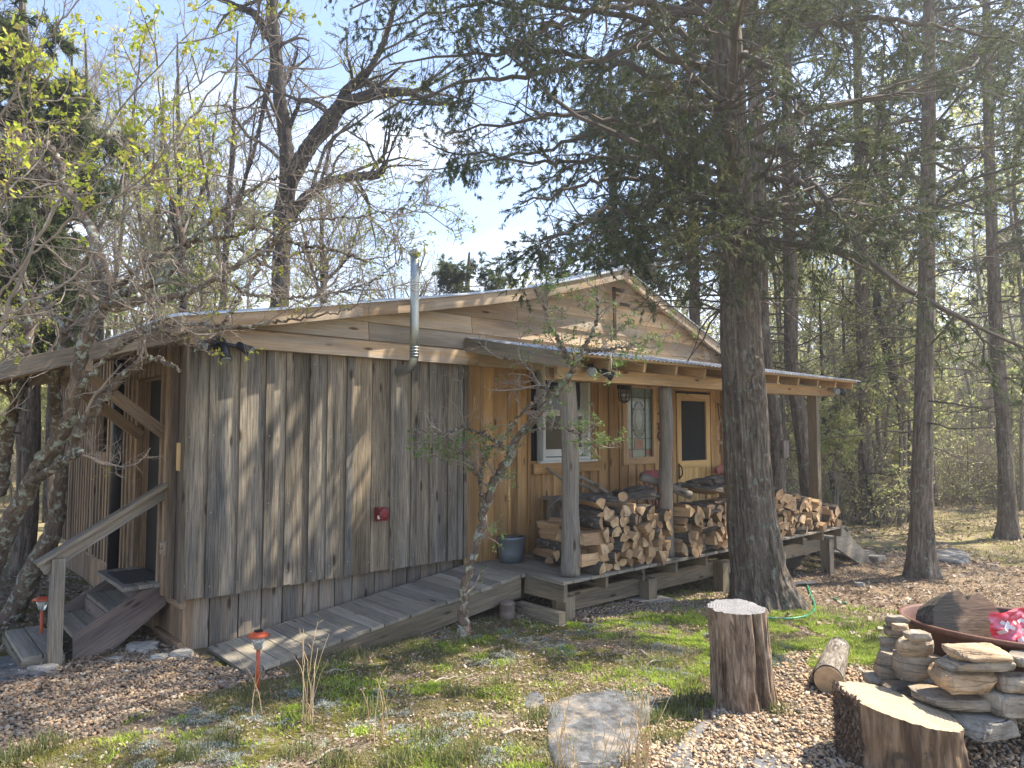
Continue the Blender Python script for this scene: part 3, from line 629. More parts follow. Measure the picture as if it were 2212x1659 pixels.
# ------------------------------------------------------------------ ramp
RP = empty('ramp', (3.6, 6.0, .3), 'long grey plank ramp rising from the gravel to the porch deck', 'ramp')
def rmpz(x): return .300+(x-2.22)*(.672-.300)/(5.15-2.22)
m = MB(); x = 2.22
while x < 5.13:
    wd = .137; c = min(x+wd, 5.15); sl_ = (.672-.300)/2.93; dx = np.array([1, 0, sl_]); dx /= np.linalg.norm(dx); up = np.cross([0, 1., 0], dx)*-1
    m.box(((x+c)/2, 6.055+random.uniform(-.012, .012), rmpz((x+c)/2)+.002), (c-x-.006, .87, .03), (dx, (0, 1, 0), np.cross(dx, (0, 1, 0)))); x = c
m.build('planks', W['deck'], RP)
for y in (5.65, 6.06, 6.44):
    m = MB(); m.prism([(2.35, y, rmpz(2.35)-.02), (5.12, y, rmpz(5.12)-.02), (5.12, y, rmpz(5.12)-.22), (4.2, y, rmpz(4.2)-.22), (2.7, y, .14), (2.35, y, .2)], (0, .04, 0)); m.build('stringer', W['frame'], RP)

# ------------------------------------------------------------------ side steps
ST = empty('steps', (1.6, 7.4, .3), 'brown wooden steps climbing to the side door with one sloping handrail', 'steps')
Y0, Y1 = 6.99, 7.97
for y in (Y0, Y1-.04):
    m = MB(); q = [(1.30, .485), (1.82, .775), (2.02, .795), (2.02, .62), (1.56, .27), (1.30, .20)]
    m.prism([(a, y, c) for a, c in q], (0, .04, 0), rnd=.5 if y == Y0 else .1); m.build('stringer', W['string'], ST)
for xa, zt in ((1.30, .485), (1.57, .635)):
    m = MB()
    for k in range(2): m.box((xa+.07+k*.145, (Y0+Y1)/2, zt-.02), (.138, Y1-Y0-.09, .035))
    m.build('tread', W['deck'], ST); m = MB(); m.box((xa+.27, (Y0+Y1)/2, zt+.05), (.02, Y1-Y0-.1, .12), rnd=.1); m.build('riser', W['string'], ST)
m = MB()
for k in range(3): m.box((1.72+k*.125, (Y0+Y1)/2, .805), (.12, Y1-Y0+.02, .035))
m.build('landing', W['deck'], ST)
m = MB(); m.box((1.15, 7.42, .375), (.135, 1.02, .035)); m.box((1.005, 7.42, .375), (.135, 1.02, .035)); m.build('tread', W['deck'], ST, label='lowest box step')
m = MB(); m.box((1.08, 6.93, .28), (.3, .03, .16)); m.box((1.08, 7.91, .28), (.3, .03, .16)); m.box((.935, 7.42, .28), (.03, 1.0, .16)); m.build('step_box', W['frame'], ST)
m = MB(); m.box((1.15, 6.885, .66), (.095, .095, .98), rnd=.8); m.build('handrail_post', W['post'], ST)
m = MB(); m.beam((1.0, 6.90, 1.115), (2.01, 6.90, 1.735), .15, .03, rnd=.5); m.beam((1.04, 6.90, 1.065), (2.01, 6.90, 1.665), .04, .09, rnd=.2); m.build('handrail', W['post'], ST)
m = MB(); Vg = plain('black_mat', (.025, .025, .027), .95, 0, .4, 40); m.box((1.86, 7.44, .829), (.32, .62, .014)); tag(m.build('door_mat', Vg), 'black rubber doormat lying on the landing at the side door', 'doormat')
# ------------------------------------------------------------------ steps at the right end of the deck
S2 = empty('end_steps', (12.2, 5.6, .1), 'small weathered steps leaning off the right end of the porch deck', 'steps')
for y in (5.25, 6.15):
    m = MB(); m.prism([(11.55, y, .62), (11.75, y, .62), (12.75, y, .05), (12.75, y, -.10), (12.55, y, -.12), (11.55, y, .30)], (0, .045, 0), rnd=.5); m.build('stringer', W['deck'], S2)
for xa, zt in ((11.8, .42), (12.2, .22), (12.65, .06)):
    m = MB(); m.box((xa, 5.72, zt), (.28, .86, .035)); m.build('tread', W['deck'], S2)
m = MB(); m.box((12.9, 5.5, -.03), (.3, .8, .14)); m.box((12.95, 5.6, .06), (.3, .6, .04)); m.build('step_box', W['deck'], S2)
m = MB(); m.box((10.6, 6.0, .15), (1.5, .5, .34)); tag(m.build('storage_bin', plain('black_plastic', (.012, .012, .014), .5)), 'low black bin stored on the ground under the right end of the deck', 'bin')
# ------------------------------------------------------------------ firewood
def log_mesh(kind, ln, r, sd):
    m = MB(); rg = random.Random(sd)
    if kind == 'round': pts = [(r*math.cos(a)*rg.uniform(.93, 1.05), r*math.sin(a)*rg.uniform(.93, 1.05)) for a in np.linspace(0, 2*math.pi, 12, endpoint=False)]; bk = [1]*12
    elif kind == 'half':
        an = np.linspace(0, math.pi, 7); pts = [(r*1.15*math.cos(a)*rg.uniform(.95, 1.05), r*1.15*math.sin(a)*rg.uniform(.93, 1.05)-r*.45) for a in an]; bk = [1]*6+[0]
    elif kind == 'wedge':
        h = rg.uniform(.55, .9); an = np.linspace(-h, h, 5); R = r*1.9; pts = [(0+rg.uniform(-.01, .01), -R*.55)]+[(R*math.sin(a), R*math.cos(a)-R*.55) for a in an[::-1]]; pts = pts[::-1]
        bk = [1]*4+[0, 0]
    else:
        k = rg.choice([4, 5]); pts = [(r*1.05*math.cos(a+rg.uniform(-.3, .3)), r*1.0*math.sin(a+rg.uniform(-.3, .3))) for a in np.linspace(0, 2*math.pi, k, endpoint=False)]; bk = [0]*k
    n = len(pts); K = 5; rings = []
    bx, bz = rg.uniform(-.02, .02), rg.uniform(-.02, .02); e0 = (rg.uniform(-.3, .3), rg.uniform(-.3, .3)); e1 = (rg.uniform(-.3, .3), rg.uniform(-.3, .3))
    tw = rg.uniform(-.25, .25)
    for q in range(K):
        t = q/(K-1); sc = 1+rg.uniform(-.07, .07); ring = []
        for (x, z) in pts:
            a = tw*(t-.5); x2, z2 = x*math.cos(a)-z*math.sin(a), x*math.sin(a)+z*math.cos(a)
            yy = (t-.5)*ln+(e0[0]*x+e0[1]*z if q == 0 else 0)+(e1[0]*x+e1[1]*z if q == K-1 else 0)
            ring.append((x2*sc+bx*math.sin(3.1*t)+rg.uniform(-.003, .003), yy, z2*sc+bz*math.sin(3.1*t)+rg.uniform(-.003, .003)))
        rings.append(ring)
    V = np.array(rings).reshape(-1, 3); rr = rg.random(); off = rg.uniform(-50, 50)
    Fq, mm = [], []
    for q in range(K-1):
        for i in range(n): Fq.append([q*n+i, q*n+(i+1) % n, (q+1)*n+(i+1) % n, (q+1)*n+i]); mm.append(2 if bk[i] else 1)
    m.add(V, Fq, rr, V[:, [1, 0, 2]]+off, np.array(mm))
    for q, fl in ((0, 1), (K-1, 0)):
        R_ = V[q*n:(q+1)*n]; c = R_.mean(0)+np.array([0, (-.006 if q == 0 else .006), 0])*rg.uniform(-1, 1)
        Vc = np.vstack([R_, c]); tri = [[i, (i+1) % n, n] if not fl else [(i+1) % n, i, n] for i in range(n)]
        m.add(Vc, tri, rr, np.stack([Vc[:, 1]*4, Vc[:, 0]*1.6, Vc[:, 2]*1.6], -1)+off, 0)
    return m.mesh('firewood_log', [W['endg'], W['split'], W['logbark']], False)
KINDS = {'round': [log_mesh('round', .40, r, 20+k) for k, r in enumerate((.034, .043, .052, .062))],
         'half': [log_mesh('half', .42, r, 40+k) for k, r in enumerate((.06, .067, .073))],
         'wedge': [log_mesh('wedge', .42, r, 60+k) for k, r in enumerate((.052, .058, .062, .070, .065))],
         'split': [log_mesh('split', .41, r, 80+k) for k, r in enumerate((.052, .06, .066, .058))]}
DESC = {'round': 'small round log with pale sawn end', 'half': 'half round log with dark bark', 'wedge': 'pale split wedge of firewood', 'split': 'rough squared piece of firewood'}
def logrot(ay, roll): return Matrix.Rotation(ay, 4, 'Z') @ Matrix.Rotation(roll, 4, 'Y')
def put_log(kind, p, ay=0., roll=0., tilt=0., where='', grp='', idx=None):
    me = random.choice(KINDS[kind]) if idx is None else KINDS[kind][idx]
    o = bpy.data.objects.new('firewood_log', me); COL.objects.link(o)
    o.matrix_world = Matrix.Translation(Vector(p)) @ Matrix.Rotation(ay, 4, 'Z') @ Matrix.Rotation(tilt, 4, 'X') @ Matrix.Rotation(roll, 4, 'Y')
    tag(o, DESC[kind]+' '+where, 'firewood', kind+' logs '+grp); return o
TOPX = [5.50, 5.80, 6.3, 6.7, 7.05, 7.4, 7.8, 8.2, 8.7, 9.3, 9.8, 10.3, 10.7, 11.0, 11.38]
TOPZ = [1.10, 1.34, 1.38, 1.31, 1.28, 1.30, 1.30, 1.30, 1.32, 1.34, 1.28, 1.20, 1.12, 1.0, .92]
posts = ((5.30, 5.56), (7.02, 7.23), (10.75, 10.89))
lay = 0; z = .69
while z < 1.36:
    x = 5.60+random.uniform(0, .05)
    while x < 11.36:
        kind = random.choices(['wedge', 'split', 'half', 'round'], [.4, .28, .17, .15])[0]; wd = {'wedge': .119, 'split': .113, 'half': .126, 'round': .096}[kind]*random.uniform(.9, 1.06)
        xc = x+wd/2; hid = 8.62 < xc < 9.35
        skip = any(a-wd/2 < xc < b_+wd/2 for a, b_ in posts)
        if not skip and z+.11 < np.interp(xc, TOPX, TOPZ)+.03 and not (5.5 < xc < 5.78 and .82 < z+.05 < 1.16) and not (7.62 < xc < 7.9 and lay % 2 == 0):
            sec = 'in the main pile left of the knotty post' if xc < 7.1 else 'in the pile between knotty post and big cedar' if xc < 9.2 else 'in the pile right of the big cedar'
            grp = 'left of the knotty post' if xc < 7.1 else 'between knotty post and cedar' if xc < 9.2 else 'right of the cedar'
            put_log(kind, (xc, 5.30+random.uniform(-.07, .06), z+.055+random.uniform(-.018, .018)), random.gauss(0, .11), random.uniform(0, 6.28), random.gauss(0, .035), sec, grp)
        if skip: 
            x = [b_ for a, b_ in posts if a-wd/2 < xc < b_+wd/2][0]+.01; continue
        x += wd
    z += .091; lay += 1
for (x, zz) in ((5.68, .86), (5.70, 1.07)):      # crossed end of the pile
    for y in (5.16, 5.32, 5.46): put_log('wedge', (x, y, zz), math.pi/2+random.gauss(0, .05), random.uniform(0, 6), 0, 'laid crosswise at the left end of the main pile', 'crosswise at the left end')
for zz in (.75, .97, 1.18):
    for y in (5.16, 5.34, 5.46): put_log('half', (7.76, y, zz), math.pi/2+random.gauss(0, .05), random.choice([0, 3.1, .3]), 0, 'laid crosswise in the middle of the pile', 'crosswise in the middle')
# loose pieces on top
for x, zt, ay, ti, kd in ((6.0, 1.44, .5, .1, 'half'), (6.35, 1.45, -.7, 0, 'round'), (6.65, 1.45, 1.2, .0, 'half'), (6.9, 1.42, 1.4, .1, 'round'), (8.05, 1.42, 1.1, .1, 'half'), (8.3, 1.44, .6, .0, 'half'), (8.45, 1.50, 1.5, .1, 'round'), (5.75, 1.43, .3, .1, 'wedge')):
    put_log(kd, (x, 5.34, zt), ay, random.choice([0, .4, -.3]), ti, 'lying loose on top of the woodpile', 'loose on top')
m = MB(); m.tube(catmull([(7.0, 5.55, 1.62), (7.25, 5.40, 1.52), (7.55, 5.22, 1.38)], 10), .052, 12, amp=.15, fq=12, seed=3)
tag(m.build('branch_log', W['post'], smooth=True), 'peeled branch leaning across the top of the woodpile by the knotty post', 'firewood')
# dark charred looking bark slabs on top right
for k, (x, zz, a) in enumerate(((7.55, 1.47, .2), (7.95, 1.50, -.3), (8.25, 1.53, .4), (6.72, 1.47, .1))):
    m = MB(); P = catmull([(x-.22, 5.38, zz), (x, 5.36+.05*a, zz+.03), (x+.22, 5.34, zz+a*.05)], 10); m.tube(P, .034+.008*(k % 2), 12, amp=.4, fq=14, seed=k)
    tag(m.build('bark_log', W['oak'], smooth=True), ['blackish bark log above the golden door', 'blackish bark log nearest the big cedar on the pile', 'highest blackish bark log on the pile', 'blackish bark log right of the window on the main pile'][k], 'firewood')
# small stack by the wall
for q, (n_, z0) in enumerate(((5, .69), (4, .80), (4, .91), (2, 1.02))):
    for k in range(n_):
        put_log(random.choice(['wedge', 'split', 'half', 'wedge']), (5.83+k*.14+q*.03, 5.98+random.uniform(-.03, .03), z0+.062), random.gauss(0, .08), random.uniform(0, 6), 0, 'in the small stack beside the bucket', 'beside the bucket')
put_log('half', (5.85, 5.76, .745), math.pi/2, .1, 0, 'lying lengthwise before the small stack by the bucket', 'before the small stack')

# ------------------------------------------------------------------ things on the porch
bk = MB(); c = (5.52, 6.26); zz = [.685, .69, .80, .95, .955, .965, .95, .80, .70]; rr = [.0, .135, .148, .165, .172, .168, .158, .14, .0]
bk.tube([(c[0], c[1], v) for v in zz], rr, 28, cap=False)
BU = empty('bucket', (c[0], c[1], .685), 'grey galvanised bucket standing at the head of the ramp', 'bucket')
bk.build('pail', plain('bucket_zinc', (.20, .235, .26), .5, .5, .2, 6), BU, True)
m = MB(); a = np.linspace(0, math.pi, 14); m.tube(np.stack([c[0]+.165*np.cos(a), c[1]-.10*np.sin(a), .95+.02*np.sin(a)], -1), .005, 6); m.build('handle', iron, BU)
m = MB(); m.box((6.86, 6.28, 1.02), (1.15, .36, .62)); m.box((6.86, 6.09, 1.20), (.50, .03, .14)); m.box((6.86, 6.27, 1.345), (1.30, .44, .028), rnd=.9); m.box((6.35, 6.09, 1.15), (.40, .02, .22))
BX = empty('wood_box', (6.86, 6.28, .69), 'old grey plank box with a lid behind the main woodpile', 'box'); m.build('box_body', W['skirt'], BX)
for k, (p0, p1, r) in enumerate((((6.25, 6.42, 1.72), (6.62, 6.25, 1.38), .018), ((6.75, 6.45, 1.62), (7.15, 6.22, 1.37), .025), ((6.7, 6.3, 1.5), (7.05, 6.3, 1.37), .02), ((6.05, 6.2, 1.25), (6.35, 6.15, 1.42), .012), ((6.9, 6.2, 1.50), (7.2, 6.35, 1.37), .018))):
    m = MB(); m.tube(catmull([p0, ((np.array(p0)+p1)/2)+[0, 0, .02], p1], 8), r, 8, amp=.2, fq=20, seed=k); tag(m.build('stick', W['post'], smooth=True), ['long dark stick leaning under the window', 'thick stick lying on the box lid right of the post', 'short stick on the box lid touching the thick one', 'thin stick at the left end of the box', 'stick at the right end of the box lid'][k], 'stick')
red = plain('dull_red_paint', (.20, .030, .032), .5, 0, .3, 14)
def chair(x, y, rz_, label):
    C_ = empty('wooden_chair', (x, y, .69), label, 'chair')
    def T(p): 
        ca, sa = math.cos(rz_), math.sin(rz_); return (x+p[0]*ca-p[1]*sa, y+p[0]*sa+p[1]*ca, .69+p[2])
    m = MB(); m.prism([T((a, b_, .43)) for a, b_ in ((-.2, -.2), (.2, -.2), (.19, .2), (-.19, .2))], (0, 0, .035)); m.build('seat', red, C_)
    for sx_ in (-1, 1):
        m = MB(); m.tube([T((sx_*.17, -.17, .43)), T((sx_*.19, -.19, 0))], [.019, .014], 8); m.build('leg', red, C_)
        m = MB(); m.tube([T((sx_*.17, .17, .43)), T((sx_*.19, .21, 0))], [.019, .014], 8); m.build('leg', red, C_)
        m = MB(); m.tube(catmull([T((sx_*.175, .18, .45)), T((sx_*.185, .22, .65)), T((sx_*.20, .27, .90))], 8), [.014, .02, .014, .018, .012, .016, .014, .012], 10); m.build('back_post', red, C_)
    m = MB(); m.prism([T((a, .265+.02*abs(a)*0, h)) for a, h in ((-.22, .82), (.22, .82), (.225, .90), (.12, .935), (-.12, .935), (-.225, .90))], (0, .02, 0)); m.build('crest_rail', red, C_)
    for a in (-.10, -.035, .035, .10):
        m = MB(); m.tube([T((a*.9, .19, .46)), T((a, .235, .66)), T((a*1.05, .27, .84))], [.008, .014, .008], 8); m.build('spindle', red, C_)
    m = MB(); m.tube([T((-.18, -.18, .2)), T((.18, -.18, .2))], .009, 6); m.tube([T((-.18, .19, .2)), T((.18, .19, .2))], .009, 6); m.build('stretcher', red, C_)
chair(8.10, 5.98, -.25, 'dull red spindle back chair left of the knotty porch post'); chair(10.08, 6.08, .1, 'dull red spindle back chair right of the golden screen door')
# lantern
LN = empty('lantern', (6.76, 5.6, 2.7), 'black iron cage lantern hanging from a bar under the porch roof', 'lantern')
m = MB(); m.tube([(6.76, 5.6, 2.78), (6.76, 5.6, 2.765), (6.76, 5.6, 2.70), (6.76, 5.6, 2.675), (6.76, 5.6, 2.67)], [.03, .085, .088, .07, .05], 20); m.build('cap', iron, LN, True)
m = MB(); m.tube([(6.76, 5.6, 2.68), (6.76, 5.6, 2.60), (6.76, 5.6, 2.55), (6.76, 5.6, 2.53)], [.055, .052, .04, .01], 16); m.build('glass', plain('lamp_glass', (.20, .18, .15), .1, 0, .1, 4, .8), LN, True)
m = MB()
for a in np.arange(6)*math.pi/3:
    q = np.array([[math.cos(a)*r_, math.sin(a)*r_, zc] for r_, zc in ((.068, 2.68), (.068, 2.60), (.055, 2.545), (.01, 2.515))])+[6.76, 5.6, 0]; m.tube(catmull(q, 9), .006, 5)
for zc, r_ in ((2.63, .068), (2.575, .064)):
    aa = np.linspace(0, 2*math.pi, 22); m.tube(np.stack([6.76+r_*np.cos(aa), 5.6+r_*np.sin(aa), 0*aa+zc], -1), .005, 5)
m.build('cage', iron, LN)
m = MB(); m.tube([(5.85, 5.6, 2.73), (6.4, 5.6, 2.745), (7.0, 5.6, 2.765)], .009, 6); m.build('hanging_bar', iron, LN)
# horseshoe, hanging keys cluster, wreath
m = MB(); a = np.linspace(-2.2, 1.6, 16); m.tube(np.stack([8.60+.055*np.cos(a), 0*a+WY-.07, 2.52+.10*np.sin(a)], -1), .011, 6); m.tube([(8.64, WY-.07, 2.43), (8.66, WY-.07, 2.30)], .008, 6)
tag(m.build('iron_hook', plain('rusty_iron', (.10, .045, .03), .9)), 'rusty curved iron hook hanging on the wall beside the leaded window', 'hook')
m = MB(); rg = random.Random(4)
for k in range(26):
    p = (8.62+rg.uniform(-.06, .07), WY-.07-rg.uniform(0, .03), 2.17+rg.uniform(-.12, .12)); m.tube([p, (p[0]+rg.uniform(-.03, .03), p[1]-.01, p[2]-.03)], [.014, .010], 7, rnd=rg.random())
tag(m.build('berry_bunch', plain('dark_red_berries', (.14, .05, .04), .4, 0, .6, 30), smooth=True), 'dark red cluster hanging below the iron hook', 'ornament')
WT = empty('wreath', (10.18, WY-.08, 2.2), 'pale shell wreath hanging on the wall right of the screen door', 'wreath')
m = MB(); rg = random.Random(9)
for k in range(90):
    a = rg.uniform(0, 6.283); rr_ = rg.uniform(.8, 1.15); p = np.array([10.19+.085*math.cos(a)*rr_, WY-.085-rg.uniform(0, .035), 2.15+.20*math.sin(a)*rr_])
    d = np.array([rg.gauss(0, 1), -abs(rg.gauss(0, 1)), rg.gauss(0, 1)]); d = d/np.linalg.norm(d)*.035; s_ = np.cross(d, [0, 1, .3])*.9
    m.add([p, p+d*.5+s_*.5, p+d, p+d*.5-s_*.5], [[0, 1, 2, 3]], rg.random())
m.build('shells', plain('pale_shells', (.38, .32, .25), .5, 0, .4, 40), WT)
m = MB(); m.tube([(10.16, WY-.07, 2.62), (10.17, WY-.09, 2.34)], .008, 6); m.tube([(10.19, WY-.08, 1.95), (10.18, WY-.08, 1.80)], .008, 6); m.tube([(10.16, WY-.07, 2.62), (10.24, WY-.10, 2.52)], .006, 6); m.build('twine', iron, WT)
# old crosscut tools on the gable
TL = empty('iron_tool', (7.62, WY-.13, 3.8), 'long rusty iron tool with two cross handles hung on the gable peak', 'tool')
rust = plain('dark_rust', (.07, .045, .035), .8, .3)
m = MB(); m.box((7.56, 6.42, 3.79), (.05, .02, .74), [[.995, 0, .02], [0, 1, 0], [-.02, 0, .995]]); m.build('shaft', rust, TL)
m = MB(); m.box((7.64, 6.40, 4.12), (.22, .02, .05)); m.box((7.76, 6.40, 3.93), (.20, .02, .045)); m.build('cross_handle', rust, TL)
# fire bell on the weathered wall
FB = empty('alarm_box', (3.91, WY-.08, 1.33), 'small red metal box with a white label on the weathered wall', 'alarm box')
m = MB(); m.box((3.91, WY-.10, 1.33), (.11, .08, .135)); m.tube([(3.91, WY-.14, 1.33), (3.91, WY-.165, 1.33), (3.91, WY-.175, 1.33)], [.062, .058, .03], 16); m.build('housing', plain('red_enamel', (.17, .02, .022), .35, 0, .15, 8), FB, label=None)
m = MB(); m.box((3.855, WY-.152, 1.305), (.035, .012, .035)); m.build('sticker', plain('sticker', (.6, .58, .55), .5), FB)
# floodlights
def flood(label, p, heads):
    f = empty('floodlight', p, label, 'floodlight'); m = MB(); m.tube([p, (p[0], p[1]-.03, p[2])], [.06, .06], 14); m.build('base_plate', iron, f)
    for q, lens in heads:
        p0 = np.array(p)+[0, -.03, 0]; p1 = np.array(q[0]); d = nrm(np.array(q[1], float)); m = MB()
        m.tube([p0, p1], .018, 8); m.tube([p1-d*.06, p1-d*.05, p1+d*.02, p1+d*.08], [.018, .034, .038, .052], 16); h = m.build('lamp_head', plain('black_housing', (.018, .02, .026), .4) if lens != 'w' else plain('white_bulb_neck', (.4, .4, .38), .4), f, True)
        m = MB(); m.tube([p1+d*.078, p1+d*.09], [.047, .042], 16); m.build('lens', plain('frosted_lens', (.2, .23, .24), .2), h)
flood('black floodlights under the eave at the left corner', (2.22, WY-.14, 2.95), ((((2.10, 6.33, 2.93), (-.6, -.6, -.3)), 'b'), (((2.24, 6.30, 2.87), (0, -.4, -.9)), 'b'), (((2.40, 6.32, 2.92), (.7, -.5, -.45)), 'b')))
flood('twin bulbs under the left end of the porch roof', (5.62, 5.10, 2.83), ((((5.50, 5.02, 2.80), (-.4, -1, -.3)), 'w'), (((5.76, 5.02, 2.79), (.8, -.5, -.5)), 'b')))
flood('twin bulbs at the right end of the porch roof', (11.15, 5.08, 2.84), ((((11.05, 5.0, 2.79), (-.5, -.9, -.3)), 'w'), (((11.28, 5.0, 2.79), (.8, -.3, -.4)), 'b')))

# ------------------------------------------------------------------ stumps, log, kettle, stones
endcol, t, b = newmat('sawn_stump_top'); gc = attr(t, 'gc')
wv = nd(t, 'ShaderNodeTexWave', wave_type='RINGS', rings_direction='Z'); wv.inputs['Scale'].default_value = 16; wv.inputs['Distortion'].default_value = 3.5; wv.inputs['Detail'].default_value = 3; wv.inputs['Detail Scale'].default_value = 2; t.links.new(gc, wv.inputs[0])
c = mixc(t, ramp(t, [(.2, (.14, .14, .15)), (.8, (.25, .245, .25))], noise(t, gc, 9, 6, .7)), ramp(t, [(.2, g3(.6)), (.6, g3(1.1))], wv.outputs[1]), 1., 'MULTIPLY')
c = mixc(t, c, (.16, .12, .09, 1), ramp(t, [(.62, g3(0)), (.72, g3(.9))], noise(t, gc, 5, 5, .7)))
t.links.new(c, b.inputs['Base Color']); b.inputs['Roughness'].default_value = .8; bump(t, b, wv.outputs[1], .3, .006)
ycol, t, b = newmat('fresh_cut_top'); gc = attr(t, 'gc')
wv = nd(t, 'ShaderNodeTexWave', wave_type='RINGS', rings_direction='Z'); wv.inputs['Scale'].default_value = 14; wv.inputs['Distortion'].default_value = 4; wv.inputs['Detail'].default_value = 3; t.links.new(gc, wv.inputs[0])
c = mixc(t, ramp(t, [(.3, (.28, .215, .14)), (.6, (.38, .31, .21))], noise(t, gc, 6, 6, .7)), ramp(t, [(.2, g3(.72)), (.6, g3(1.08))], wv.outputs[1]), 1., 'MULTIPLY')
c = mixc(t, c, (.22, .10, .05, 1), ramp(t, [(.60, g3(0)), (.68, g3(.9))], noise(t, gc, 3.4, 5, .7, (1, 2.4, 1))))
t.links.new(c, b.inputs['Base Color']); b.inputs['Roughness'].default_value = .75; bump(t, b, wv.outputs[1], .3, .006)
def stump(name, base, top, rb, rt, sd, mats, label, grooves=5, gamp=.10, tilt=(0, 0), K=60, S=180, lob=.06, flare=.12, jag=.008):
    base = np.array(base); top = np.array(top); a = np.arange(S)/S*2*math.pi; rg = np.random.default_rng(sd)
    gr = np.zeros(S); 
    for k in range(grooves):
        c0 = rg.uniform(0, 2*math.pi); wd = rg.uniform(.03, .10); d = np.angle(np.exp(1j*(a-c0))); gr -= rg.uniform(.4, 1)*np.exp(-(d/wd)**2)
    lo = lob*np.sin(2*a+rg.uniform(0, 6))+lob*.6*np.sin(3*a+rg.uniform(0, 6))
    V = []; g = []
    for k in range(K):
        t_ = k/(K-1); c_ = base*(1-t_)+top*t_; r0 = rb*(1-t_)+rt*t_
        q = np.stack([np.full(S, t_*2.2), np.cos(a)*9+sd, np.sin(a)*9], -1); q2 = np.stack([np.full(S, t_*3), np.cos(a)*30+sd, np.sin(a)*30], -1)
        q3 = np.stack([np.full(S, t_*2.5), np.cos(a)*2.2+sd, np.sin(a)*2.2], -1)
        r_ = r0*(1+lo+gamp*gr*(1-.7*t_**2)+.07*(fbm(q, 3, sd)-.5)*2+.035*(fbm(q2, 2, sd)-.5)*2+.10*(fbm(q3, 2, sd+3)-.5)+flare*(1-t_)**3)
        x_, y_ = r_*np.cos(a), r_*np.sin(a); zz_ = np.full(S, c_[2])+t_**2*(tilt[0]*x_+tilt[1]*y_)
        if k == K-1: zz_ = zz_+jag*(fbm(q*np.array([1, .3, .3]), 2, sd+7)-.5)*2
        V.append(np.stack([c_[0]+x_, c_[1]+y_, zz_], -1)); g.append(np.stack([np.full(S, t_*np.linalg.norm(top-base)+sd), x_, y_], -1))
    V = np.array(V); g = np.array(g); i = np.arange(K-1)[:, None]*S; j = np.arange(S)[None]; j2 = (j+1) % S
    m = MB(); m.add(V.reshape(-1, 3), np.stack([i+j, i+j2, i+S+j2, i+S+j], -1).reshape(-1, 4), .5, g.reshape(-1, 3), 0)
    T = empty(name, base, label, 'stump'); m.build('trunk_side', mats[0], T, True)
    m = MB(); rings = [V[-1]]; cen = V[-1].mean(0)
    fr = (1, .8, .6, .4, .2, .05); R_ = np.array([cen+(V[-1]-cen)*f for f in fr]); nn = .012*(fbm(np.stack([R_[..., 0]*14, R_[..., 1]*14, 0*R_[..., 0]], -1), 3, sd)-.5); nn[0] = 0; R_[..., 2] += nn
    i = np.arange(len(fr)-1)[:, None]*S; m.add(R_.reshape(-1, 3), np.stack([i+j, i+j2, i+S+j2, i+S+j], -1).reshape(-1, 4), .5, (R_-cen).reshape(-1, 3))
    m.F.append(np.array([[(len(fr)-1)*S+q for q in range(S)]])); m.M.append(np.array([0], np.int32))
    m.build('sawn_top', mats[1], T, True); return T
b1 = G(1607, 1520); D1 = depth_of(b1); t1 = dp(1590, 1311, D1)
stump('tall_stump', b1-[0, 0, .06], (t1[0], t1[1], t1[2]), .222, .205, 5, (W['stumpbark'], endcol), 'tall upright stump with deep vertical grooves and a pale grey sawn top', 16, .30, (0, 0), jag=.010)
b2 = G(1948, 1640); D2 = depth_of(b2); t2 = dp(1940, 1522, D2)
mstp, t, b = newmat('smooth_brown_stump'); gc = attr(t, 'gc'); geo = nd(t, 'ShaderNodeNewGeometry').outputs['Position']
n1 = noise(t, gc, 1, 6, .65, (1.2, 11, 11), .5); n2 = noise(t, gc, 1, 5, .65, (5, 9, 9), .8); n3 = noise(t, gc, 1, 5, .6, (2, 70, 70))
c = ramp(t, [(.38, (.07, .04, .025)), (.48, (.15, .095, .055)), (.56, (.25, .165, .10)), (.68, (.40, .31, .21))], n1)
c = mixc(t, c, (.055, .045, .04, 1), ramp(t, [(.53, g3(0)), (.62, g3(.8))], n2)); c = mixc(t, c, ramp(t, [(.3, g3(.75)), (.7, g3(1.1))], n3), 1., 'MULTIPLY')
t.links.new(c, b.inputs['Base Color']); b.inputs['Roughness'].default_value = .8; bump(t, b, n3, .4, .01)
r2 = 118/F*D2; tr = RT*1.0
S2_ = stump('slant_stump', b2-[0, 0, .08], (t2[0], t2[1], t2[2]), r2*1.02, r2, 12, (mstp, ycol), 'wide low stump with a slanting fresh yellow cut beside the stone ring', 3, .05, (-RT[0]*.235+.02, -RT[1]*.235), lob=.03, flare=.02, jag=.006)
m = MB()      # ragged bark left on its left flank
rg = np.random.default_rng(3); N_ = 3200; aa = math.atan2(-RT[1], -RT[0])+rg.uniform(-.38, .42, N_); hh = rg.uniform(-.05, 1, N_)
cc = (b2[None]*(1-hh[:, None])+t2[None]*hh[:, None]); r_ = r2*(1.02+.05*rg.random(N_)); p = np.stack([cc[:, 0]+r_*np.cos(aa), cc[:, 1]+r_*np.sin(aa), cc[:, 2]-.0+hh*.22*r2*.9], -1)
dv = nrm(np.stack([.3*rg.normal(size=N_), .3*rg.normal(size=N_), rg.choice([-1, 1], N_)], -1)); sprays(m, p, dv, .032, 3, 0, .3, .35)
m.build('torn_bark', plain('shaggy_bark', (.15, .105, .075), .95, 0, .5, 30), S2_)
fb = G(1790, 1500); fb2 = G(1812, 1425); m = MB(); P = catmull([fb+[0, 0, .10], (fb+fb2)/2+[.0, 0, .12], fb2+[0, 0, .10]], 40)
m.tube(P, np.linspace(.105, .088, 40), 40, amp=.12, fq=9, seed=4, cap=False)
